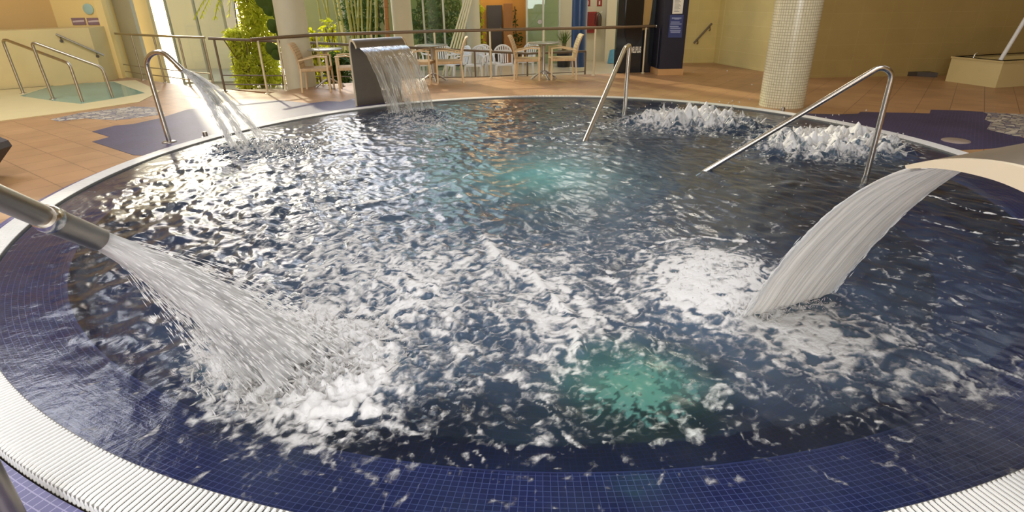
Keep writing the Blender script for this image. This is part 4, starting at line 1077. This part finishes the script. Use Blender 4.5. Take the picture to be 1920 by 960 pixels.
# dark door, timber post, lamp in the orange passage
m, c = panelbox('', '', '', 912, 10, 943, 90, 20.5, .08, None, z0=LZ); root = thing('timber_door', c, 'dark timber door in the orange wall', 'door')
lf = m.build('leaf', M['dark_door'], root, False, c); m = MB(); m.tube([c+Vector((.2, -.12, 1.0)), c+Vector((.2, -.12, 1.2))], .015, 8); m.box(c+Vector((.2, -.1, 1.1)), (.03, .05, .03)); m.build('handle', M['steel'], lf, False, c)
m, c = panelbox('', '', '', 944, 6, 962, 92, 20.2, .3, None, z0=LZ); ob = m.build('timber_post', M['brown'], None, False, c); tag(ob, 'broad brown timber post beside the dark door', 'post')
m, c = panelbox('', '', '', 963, 8, 965.5, 40, 20.3, .03, None); 
# hanging creeper on the orange wall
c = atY(966, 78, 20.25); root = thing('potted_creeper', Vector((c.x, c.y, LZ)), 'small dark leafy plant in a pot before the orange wall', 'plant'); o = root.location.copy(); random.seed(3)
m = MB(); m.lathe([(0, 0), (.14, 0), (.18, .34), (.15, .34), (0, .3)], o, 18); m.build('pot', M['pot'], root, True, o)
m = MB(); m.tube([o+Vector((0, 0, .3)), o+Vector((.03, 0, .9)), o+Vector((0, 0, 1.75))], .015, 8); m.build('stem', M['stem'], root, True, o)
m = MB()
for k in range(120):
    z_ = random.choice((random.uniform(.55, .95), random.uniform(.55, .95), random.uniform(.3, 1.7))); s_ = .13 if z_ < 1 else .03
    blade(m, o+Vector((gr(s_), gr(s_*.6), z_)), Vector((gr(1), gr(.6), gr(.5))).normalized(), .1, .025)
m.build('foliage', M['leaf_dark'], root, False, o, fix=False)
# round door handle on the green glass
c = atY(1012, 41, 19.36); root = thing('door_pull', c, 'round dark push plate on the pale green glass door', 'handle')
m = MB(); m.lathe([(0, .01), (.07, .01), (.075, 0), (.075, -.01)], c, 20, axis_mat(Vector((0, -1, 0))).to_4x4()); m.build('plate', M['dark_steel'], root, True, c)
# light blue bag
c = atY(1148, 112, 19.6); c.z = LZ; ob = MB(); 
ob.grid(lambda u, v: c+Vector(((.14-.06*v+.02*math.sin(9*u*PI))*math.cos(2*PI*u), (.08-.05*v)*math.sin(2*PI*u), .42*v+.02*math.sin(11*u))), 24, 8, True)
ob = ob.build('plastic_bag', M['sky_bag'], None, True, c); tag(ob, 'small light blue bag on the floor left of the black cabin', 'bag')
# leaning white poles
root = None
for k in range(4):
    bt = atY(833+6.5*k, 104, 17.4); bt.z = LZ; tpp = atY(869+4.2*k, 8, 17.55); 
    bt = atY(828+6.5*k, 118, 17.2); bt.z = LZ+.01
    dd = (tpp-bt).normalized(); tpp = bt+dd*2.9
    m = MB(); m.beam(bt, tpp, .05, .05, (0, 1, 0), .01)
    ob = m.build('leaning_pole', simple('cream_paint', srgb(226, 218, 178), .5, 0, .06, 5) if k == 0 else bpy.data.materials['cream_paint'], None, False, bt)
    tag(ob, 'one of four cream poles leaning side by side against the slim white column', 'pole', 'cream poles leaning on the column')

# ================================================================== PLANTS
def leaves(m, n_, fn, L, w, droop=.3, up=.2):
    for k in range(n_):
        p = fn(); d = Vector((gr(1), gr(1), gr(.8)+up)).normalized(); blade(m, p, d, random.uniform(L*.6, L*1.2), w*random.uniform(.7, 1.2), droop, 3)
def shrub(name, label, px0, px1, py_top, Y, n_, L, w, mat, zt_=None, cat='shrub', seed=1, dense=1):
    random.seed(seed); xa, xb = xat(px0, Y), xat(px1, Y); zt2 = atY((px0+px1)/2, py_top, Y).z if zt_ is None else zt_
    c = Vector(((xa+xb)/2, Y, LZ)); root = thing(name, c, label, cat); hw = (xb-xa)/2; H_ = zt2-LZ
    m = MB()
    for k in range(7):
        x = random.uniform(-.7, .7)*hw; m.tube([c+Vector((x*.5, gr(.1), 0)), c+Vector((x, gr(.15), H_*.5)), c+Vector((x*1.1, gr(.2), H_*.9))], .014, 6)
    m.build('stems', M['stem'], root, True, c)
    m = MB()
    def fn():
        while 1:
            u, v, w_ = random.uniform(-1, 1), random.uniform(-1, 1), random.uniform(0, 1)
            if abs(u)**3+abs(v)**3 < 1: break
        bulge = .75+.25*math.sin(w_*9+seed+u*3)
        return c+Vector((u*hw*bulge, v*hw*.6, .06+w_*H_))
    leaves(m, n_, fn, L, w); m.build('foliage', mat, root, False, c, fix=False)
    return root
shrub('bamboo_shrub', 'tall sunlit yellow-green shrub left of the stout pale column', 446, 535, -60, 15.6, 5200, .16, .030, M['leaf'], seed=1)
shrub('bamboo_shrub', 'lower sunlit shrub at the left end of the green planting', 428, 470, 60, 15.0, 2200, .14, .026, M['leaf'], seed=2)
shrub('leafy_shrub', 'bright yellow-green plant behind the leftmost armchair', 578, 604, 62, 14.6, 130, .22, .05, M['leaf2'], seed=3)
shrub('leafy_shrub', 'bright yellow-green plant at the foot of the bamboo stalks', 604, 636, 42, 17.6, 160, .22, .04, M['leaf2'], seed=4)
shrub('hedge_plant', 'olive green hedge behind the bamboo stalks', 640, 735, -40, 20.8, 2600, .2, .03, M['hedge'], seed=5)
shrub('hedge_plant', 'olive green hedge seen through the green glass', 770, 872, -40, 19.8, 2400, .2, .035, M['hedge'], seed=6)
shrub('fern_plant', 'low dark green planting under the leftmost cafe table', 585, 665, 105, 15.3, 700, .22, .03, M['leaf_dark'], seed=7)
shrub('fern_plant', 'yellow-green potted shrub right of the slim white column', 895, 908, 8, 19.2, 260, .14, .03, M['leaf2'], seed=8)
random.seed(17)
bam = [(592, 608, 0), (600, 626, 0), (610, 622, 1), (622, 640, 0), (630, 648, 1), (646, 662, 2), (662, 674, 0), (672, 672, 1), (676, 680, 0), (690, 689, 1), (697, 693, 0), (705, 706, 2), (722, 727, 3), (655, 668, 0)]
for i, (xt, xb, kk) in enumerate(bam):
    Y = 18.2+.35*(i % 4); t_ = atY(xt, -20, Y); b_ = atY(xb, 75, Y); d = (t_-b_); b0 = b_-d*((b_.z-LZ)/d.z); t1_ = b_+d*((2.9-b_.z)/d.z)
    b0.z = LZ
    path = []; rs = []; r_ = [.028, .034, .05, .07][kk]
    nseg = 11
    for s in range(nseg+1):
        p = b0.lerp(t1_, s/nseg)
        for dz_, rr in ((-.012, 1), (0, 1.22), (.012, 1)): path.append(p+Vector((0, 0, dz_))); rs.append(r_*rr*(1-.15*s/nseg))
    m = MB(); m.tube(path, rs, 10); ob = m.build('bamboo_stalk', M['culm'] if kk < 3 else M['brown'], None, True, b0)
    tag(ob, 'brown trunk beside the white column behind the far cascade' if kk == 3 else 'one of the slender yellow-green bamboo stalks rising behind the terrace balustrade', 'trunk' if kk == 3 else 'bamboo', None if kk == 3 else 'bamboo stalks')
    if kk == 3: ob.name = 'tree_trunk'
# palm fronds at the top left
c = atY(474, 60, 15.7); c = Vector((c.x, 15.7, LZ)); root = thing('palm_plant', c, 'palm with drooping yellow-green fronds above the left balustrade', 'palm'); random.seed(5)
m = MB(); m.tube([c, c+Vector((.05, 0, 1.4)), c+Vector((.0, 0, 2.5))], [.06, .05, .045], 10); m.build('trunk', M['stem'], root, True, c)
for k in range(9):
    a_ = k*2*PI/9+.2; e = Vector((math.cos(a_), math.sin(a_)*.8, 0)); m = MB(); sp0 = c+Vector((0, 0, 2.45)); pts = [sp0+e*(t*1.35)+Vector((0, 0, .45*t-1.25*t*t)) for t in [j/10 for j in range(11)]]
    m.tube(pts, .008, 6)
    for j in range(1, 11):
        dv = (pts[j]-pts[j-1]).normalized(); sd = dv.cross(Vector((0, 0, 1))).normalized()
        for s in (-1, 1):
            for q_ in (0, .5):
                pp_ = pts[j-1].lerp(pts[j], q_); blade(m, pp_, (sd*s+dv*.7+Vector((0, 0, -.35))).normalized(), .26*(1-.05*j), .014, .2, 3)
    m.build('frond', M['leaf2'], root, False, c, fix=False)
# climbing plant with round dark leaves
Y = 13.2; c = atY(526, 150, Y); c.z = LZ; root = thing('climbing_plant', c, 'climbing plant with large round dark leaves beside the stout pale column', 'plant'); random.seed(9)
m = MB(); st = [c, atY(527, 110, Y), atY(520, 60, Y), atY(514, 30, Y), atY(512, -60, Y)]; m.tube(fillet(st, .2, 5), .012, 8); m.build('stem', M['stem'], root, True, c)
for (px, py, r_) in [(495, -2, .2), (505, 18, .14), (514, 50, .15), (510, 92, .14), (520, 105, .13), (538, 118, .15), (528, 66, .12), (488, -22, .2), (520, 30, .1), (545, -15, .16)]:
    q = atY(px, py, Y-.1+random.uniform(-.1, .1)); m = MB(); tl = random.uniform(-.5, .5); tn = random.uniform(.2, .7)
    Rm = (Matrix.Rotation(tl, 3, 'Y') @ Matrix.Rotation(tn, 3, 'X'))
    m.grid(lambda u, v: q+Rm @ Vector((r_*v*math.cos(2*PI*u)*(1-.15*math.sin(2*PI*u)), .04*v*v-.03*abs(math.cos(2*PI*u))*v, r_*1.1*v*math.sin(2*PI*u))), 20, 3, True)
    m.grid(lambda u, v: q+Rm @ Vector((r_*v*math.cos(2*PI*u)*(1-.15*math.sin(2*PI*u)), .003+.04*v*v-.03*abs(math.cos(2*PI*u))*v, r_*1.1*v*math.sin(2*PI*u))), 20, 3, True)
    m.build('leaf', M['leaf_dark'], root, True, c, fix=False)

# ================================================================== LEFT CORNER
base = Vector((sB.x, sB.y, DZ))
# surround slab with an opening for the small pool
pw = [at(x, y, DZ) for x, y in [(38, 181), (105, 191), (152, 196), (215, 186), (272, 175.5), (213, 154), (102, 161)]]
root = thing('plunge_pool', Vector((-8.8, 12, DZ)), 'small pool of pale green water set in a cream surround at left', 'pool'); o = root.location.copy()
sz = DZ+.012
bm = bmesh.new()
ov = [bm.verts.new((p[0], p[1], sz)) for p in sur]; iv = [bm.verts.new((p.x, p.y, sz)) for p in pw]
oe = [bm.edges.new((ov[i], ov[(i+1) % len(ov)])) for i in range(len(ov))]; ie = [bm.edges.new((iv[i], iv[(i+1) % len(iv)])) for i in range(len(iv))]
bmesh.ops.triangle_fill(bm, use_beauty=True, edges=oe+ie)
m = MB(); bm.verts.index_update(); m.add([v.co for v in bm.verts], [[v.index for v in f.verts] for f in bm.faces]); bm.free()
n_o = len(sur); vo = [(p[0], p[1], DZ-.01) for p in sur]; m.add([(p[0], p[1], sz) for p in sur]+vo, [(i, (i+1) % n_o, n_o+(i+1) % n_o, n_o+i) for i in range(n_o)])
m.build('surround', simple('cream_stone', srgb(222, 204, 152), .45, 0, .06, 3), root, False, o)
n_i = len(pw); m = MB(); zd = -.044
m.add([(p.x, p.y, sz) for p in pw]+[(p.x, p.y, zd) for p in pw], [(i, (i+1) % n_i, n_i+(i+1) % n_i, n_i+i) for i in range(n_i)])
m.add([(p.x, p.y, -.0455) for p in pw], [tuple(range(n_i))]); m.build('basin', M['aqua_tile'], root, False, o)
m = MB(); m.add([(p.x, p.y, -.041) for p in pw], [tuple(range(n_i))]); m.build('water', M['plunge'], root, False, o)
# clock and notices on the yellow wall
P = lambda x, y, off=.0: on_plane(x, y, (0, 14.42-off, 0), (0, 1, 0))
c = P(165.5, 17, .02); root = thing('wall_disc', c, 'pale blue round sign on the yellow wall above the notices', 'sign')
m = MB(); m.lathe([(0, .02), (.10, .02), (.115, .012), (.115, -.02)], c, 32, axis_mat(Vector((0, -1, 0))).to_4x4()); m.build('disc', M['clock'], root, True, c)
for (xa, xb, lab) in ((133, 158, 'left mauve information panel on the yellow wall'), (162, 187, 'right mauve information panel on the yellow wall')):
    cs = [P(xa, 34, .02), P(xb, 33, .02), P(xb+3, 46.5, .02), P(xa+3.5, 46.5, .02)]; zt_ = (cs[0].z+cs[1].z)/2; zb_ = (cs[2].z+cs[3].z)/2
    xa_, xb_ = (cs[0].x+cs[3].x)/2, (cs[1].x+cs[2].x)/2; o = Vector((xa_, 14.4, zb_)); root = thing('information_panel', o, lab, 'sign', 'mauve panels')
    m = MB(); m.quadslab([(xa_, 14.40, zb_), (xb_, 14.40, zb_), (xb_, 14.40, zt_), (xa_, 14.40, zt_)], (0, .02, 0)); m.build('panel', M['notice'], root, False, o)
    m = MB(); hh = zt_-zb_
    m.quadslab([(xa_+.02, 14.398, zb_+hh*.35), (xb_-.02, 14.398, zb_+hh*.42), (xb_-.02, 14.398, zb_+hh*.68), (xa_+.02, 14.398, zb_+hh*.6)], (0, .003, 0)); m.build('print', M['notice_pale'], root, False, o)
# dark lounger end at the left edge
c = at(-40, 330, DZ); root = thing('sun_lounger', c, 'dark grey lounger headrest poking in at the left edge', 'sun lounger')
E1 = at(2, 328, DZ); T1 = onp = on_plane(21, 268, E1, Vector((0, 1, 0)))
zt_ = T1.z
m = MB(); xr = T1.x; yy = E1.y
yy -= .6
m.add([(E1.x-.05, yy-.0, DZ+.05), (xr, yy, zt_-.03), (xr-.02, yy, zt_+.03), (xr-.16, yy, zt_+.1), (xr-.5, yy, zt_+.1), (xr-.6, yy, DZ+.05),
       (E1.x-.05, yy+.6, DZ+.05), (xr, yy+.6, zt_-.03), (xr-.02, yy+.6, zt_+.03), (xr-.16, yy+.6, zt_+.1), (xr-.5, yy+.6, zt_+.1), (xr-.6, yy+.6, DZ+.05)],
      [(0, 1, 2, 3, 4, 5), (11, 10, 9, 8, 7, 6)]+[(i, (i+1) % 6, 6+(i+1) % 6, 6+i) for i in range(6)])
m.build('headrest', M['grey_dark'], root, False, c)
m = MB(); m.box((xr-1.2, yy+.3, DZ+.22), (1.3, .6, .12), None, .03); m.build('mattress', M['grey_dark'], root, False, c)
for s in (.05, .55):
    m = MB(); m.beam((xr-1.7, yy+s, DZ), (xr-1.7, yy+s, DZ+.2), .04, .04); m.build('leg', M['dark_steel'], root, False, c)
    m = MB(); m.beam((xr-.45, yy+s, DZ), (xr-.45, yy+s, DZ+.1), .04, .04); m.build('leg', M['dark_steel'], root, False, c)

# ================================================================== RIGHT CORNER: tub, pole, fittings
A_ = at(1772, 152, DZ); B_ = at(1866, 165, DZ); d1 = (B_-A_).normalized(); d2 = Vector((-d1.y, d1.x, 0)); 
if d2.x < 0: d2 = -d2
L1 = (B_-A_).length; hT = .47; D2 = 2.0
root = thing('stone_tub', A_, 'cream stone-clad tub in the far right corner', 'tub')
def tubpt(u, v, z): q = A_+d1*u+d2*v; return (q.x, q.y, z)
m = MB(); w_ = .12
for (u0, u1, v0, v1) in ((0, L1, 0, w_), (0, L1, D2-w_, D2), (0, w_, w_, D2-w_), (L1-w_, L1, w_, D2-w_)):
    m.prism([tubpt(u0, v0, 0)[:2], tubpt(u1, v0, 0)[:2], tubpt(u1, v1, 0)[:2], tubpt(u0, v1, 0)[:2]], DZ, DZ+hT)
m.prism([tubpt(w_, w_, 0)[:2], tubpt(L1-w_, w_, 0)[:2], tubpt(L1-w_, D2-w_, 0)[:2], tubpt(w_, D2-w_, 0)[:2]], DZ, DZ+.3)
m.build('walls', simple('cream_cladding', srgb(216, 196, 140), .5, 0, .06, 3), root, False, A_)
m = MB(); ov_ = .012
for (u0, u1, v0, v1) in ((-ov_, L1+ov_, -ov_, w_), (-ov_, L1+ov_, D2-w_, D2+ov_), (-ov_, w_, w_, D2-w_), (L1-w_, L1+ov_, w_, D2-w_)):
    m.prism([tubpt(u0, v0, 0)[:2], tubpt(u1, v0, 0)[:2], tubpt(u1, v1, 0)[:2], tubpt(u0, v1, 0)[:2]], DZ+hT-.035, DZ+hT)
m.build('coping', simple('cream_coping', srgb(206, 184, 128), .45, 0, .06, 5), root, False, A_)
t_ = A_+d1*(.38*L1)+d2*.06+Vector((0, 0, hT)); m = MB(); m.tube([t_, t_+Vector((.01, 0, .06)), t_+Vector((.04, 0, .09))], .014, 10); m.build('tap', M['steel'], root, True, A_)
pb_ = A_+d1*(.86*L1)+d2*.1+Vector((0, 0, hT)); pt_ = on_plane(1935, 15, pb_, Vector((0, 1, 0)))
m = MB(); m.tube([pb_, pt_], .035, 14); ob = m.build('leaning_pole', M['white'], None, True, pb_); tag(ob, 'pale pole slanting up from the cream tub at the right edge', 'pole')
m = MB(); g1_ = at(1690, 141, DZ); g2_ = Vector((A_.x+.0, A_.y+.55, DZ)); 
m.prism([(g1_.x-.05, 12.60), (8.9, 12.60), (8.9, 12.30), (g1_.x+.2, 12.52)], DZ, DZ+.09); ob = struct(m, 'gap_shade_strip', M['dark_door'])  # dark strip standing in for the shaded gap at the wall foot
# little deck fittings
for (x, y, lab) in ((352, 256, 'small steel cap on the left rim beside the slim bent spout'), (1493, 206, 'small steel cap at the foot of the white mosaic pillar')):
    c = at(x, y, DZ); c = polar(4.79, math.atan2(c.y-PC.y, c.x-PC.x), DZ+.005); root = thing('deck_cap', c, lab, 'fitting', 'steel caps on the pool deck')
    m = MB(); m.lathe([(0, .02), (.055, .02), (.06, .01), (.06, 0)], c, 20); m.build('flange', M['dark_steel'], root, True, c)
    m = MB(); m.lathe([(.03, .02), (.03, .07), (.024, .085), (0, .085)], c, 16); m.build('knob', M['dark_steel'], root, True, c)
c = at(1792, 265, DZ); ob = MB(); ob.lathe([(0, .012), (.14, .012), (.15, .005), (.15, 0)], (c.x, c.y, DZ+.004), 28); ob = ob.build('floor_plate', simple('pale_plate', srgb(176, 160, 150), .35, .3, .08, 8), None, True, Vector((c.x, c.y, DZ))); tag(ob, 'round pale drain cover on the blue mosaic by the right cascade', 'drain cover')

# ================================================================== LIGHT
def lamp(name, kind, loc, energy, col, size=None, rot=None, **kw):
    l = bpy.data.lights.new(name, kind); l.energy = energy; l.color = col
    if size: 
        if kind == 'AREA': l.shape = 'RECTANGLE'; l.size, l.size_y = size
        else: l.shadow_soft_size = size
    for k, v in kw.items(): setattr(l, k, v)
    o = bpy.data.objects.new(name, l); COL.objects.link(o); o.location = loc
    if rot: o.rotation_euler = rot
    return o
sd = Vector((-.53, .85, 0)).normalized(); el = math.radians(27)
sv = Vector((sd.x*math.cos(el), sd.y*math.cos(el), math.sin(el)))
s = lamp('sun_light', 'SUN', (-10, 20, 12), 3.2, (1, .90, .66)); s.data.angle = math.radians(1.5)
s.rotation_euler = (-sv).to_track_quat('-Z', 'Y').to_euler()
for k, (x, y, e) in enumerate([(-3.6, 3.0, 190), (3.2, 3.0, 170), (-3.0, -1.2, 100), (3.0, -1.2, 90), (8.5, 8.0, 30), (-8.8, 8.0, 280)]):
    lamp('ceiling_fill', 'AREA', (x, y, CZ-.05), e, (.95, .96, 1), (3.0, 3.0), (0, 0, 0))  # unseen overhead fill, added for brightness and kept clear of pool reflections
lamp('downlight', 'POINT', (3.4, 11.0, 4.2), 100, (1, .9, .72), .3)
lamp('front_fill', 'AREA', (0, -3.75, 1.95), 370, (.95, .97, 1), (5.0, 2.4), (PI/2, 0, 0))  # added unseen fill, brightens surfaces that face the camera
lamp('passage_lamp', 'POINT', (xat(925, 20, 0), 19.7, 2.3), 32, (1, .72, .35), .3)
lamp('hall_lamp', 'AREA', (2.0, 17.5, CZ-.05), 120, (1, .93, .8), (1.5, 1.5), (0, 0, 0))
gp2 = at(1195, 722, 0); gp2.z = -.42; lamp('underwater_lamp', 'SPOT', gp2, 8.0, (.38, 1, .52), .06, (PI, 0, 0), spot_size=1.9, spot_blend=.6)
gp3 = at(1010, 325, 0); gp3.z = -.85; lamp('underwater_lamp', 'SPOT', gp3, 60, (.50, .86, 1), .45, (PI, 0, 0), spot_size=2.6, spot_blend=1)
# world
w = bpy.data.worlds.new('World'); scn.world = w; w.use_nodes = True; nt = w.node_tree; nt.nodes.clear()
sk = nt.nodes.new('ShaderNodeTexSky'); sk.sky_type = 'NISHITA'; sk.sun_disc = False; sk.sun_elevation = el; sk.sun_rotation = math.atan2(sd.x, sd.y)
bg = nt.nodes.new('ShaderNodeBackground'); bg.inputs['Strength'].default_value = .5; ou = nt.nodes.new('ShaderNodeOutputWorld')
nt.links.new(sk.outputs[0], bg.inputs[0]); nt.links.new(bg.outputs[0], ou.inputs[0])

# ================================================================== CAMERA
cd = bpy.data.cameras.new('Camera'); cam = bpy.data.objects.new('Camera', cd); COL.objects.link(cam)
cd.sensor_fit = 'HORIZONTAL'; cd.sensor_width = 36; cd.lens = FPX/1920*36; cd.clip_start = .05; cd.clip_end = 200
Mx = Matrix((cR, cU, -cF)).transposed().to_4x4(); Mx.translation = CAM; cam.matrix_world = Mx
scn.camera = cam
scn.view_settings.view_transform = 'Standard'; scn.view_settings.look = 'None'; scn.view_settings.gamma = 1; scn.view_settings.exposure = 0
scn.view_settings.use_curve_mapping = False
scn.cycles.use_denoising = True; scn.cycles.max_bounces = 6; scn.cycles.diffuse_bounces = 3; scn.cycles.glossy_bounces = 3; scn.cycles.transmission_bounces = 4; scn.cycles.transparent_max_bounces = 16
scn.cycles.caustics_reflective = False; scn.cycles.caustics_refractive = False; scn.cycles.sample_clamp_indirect = 4
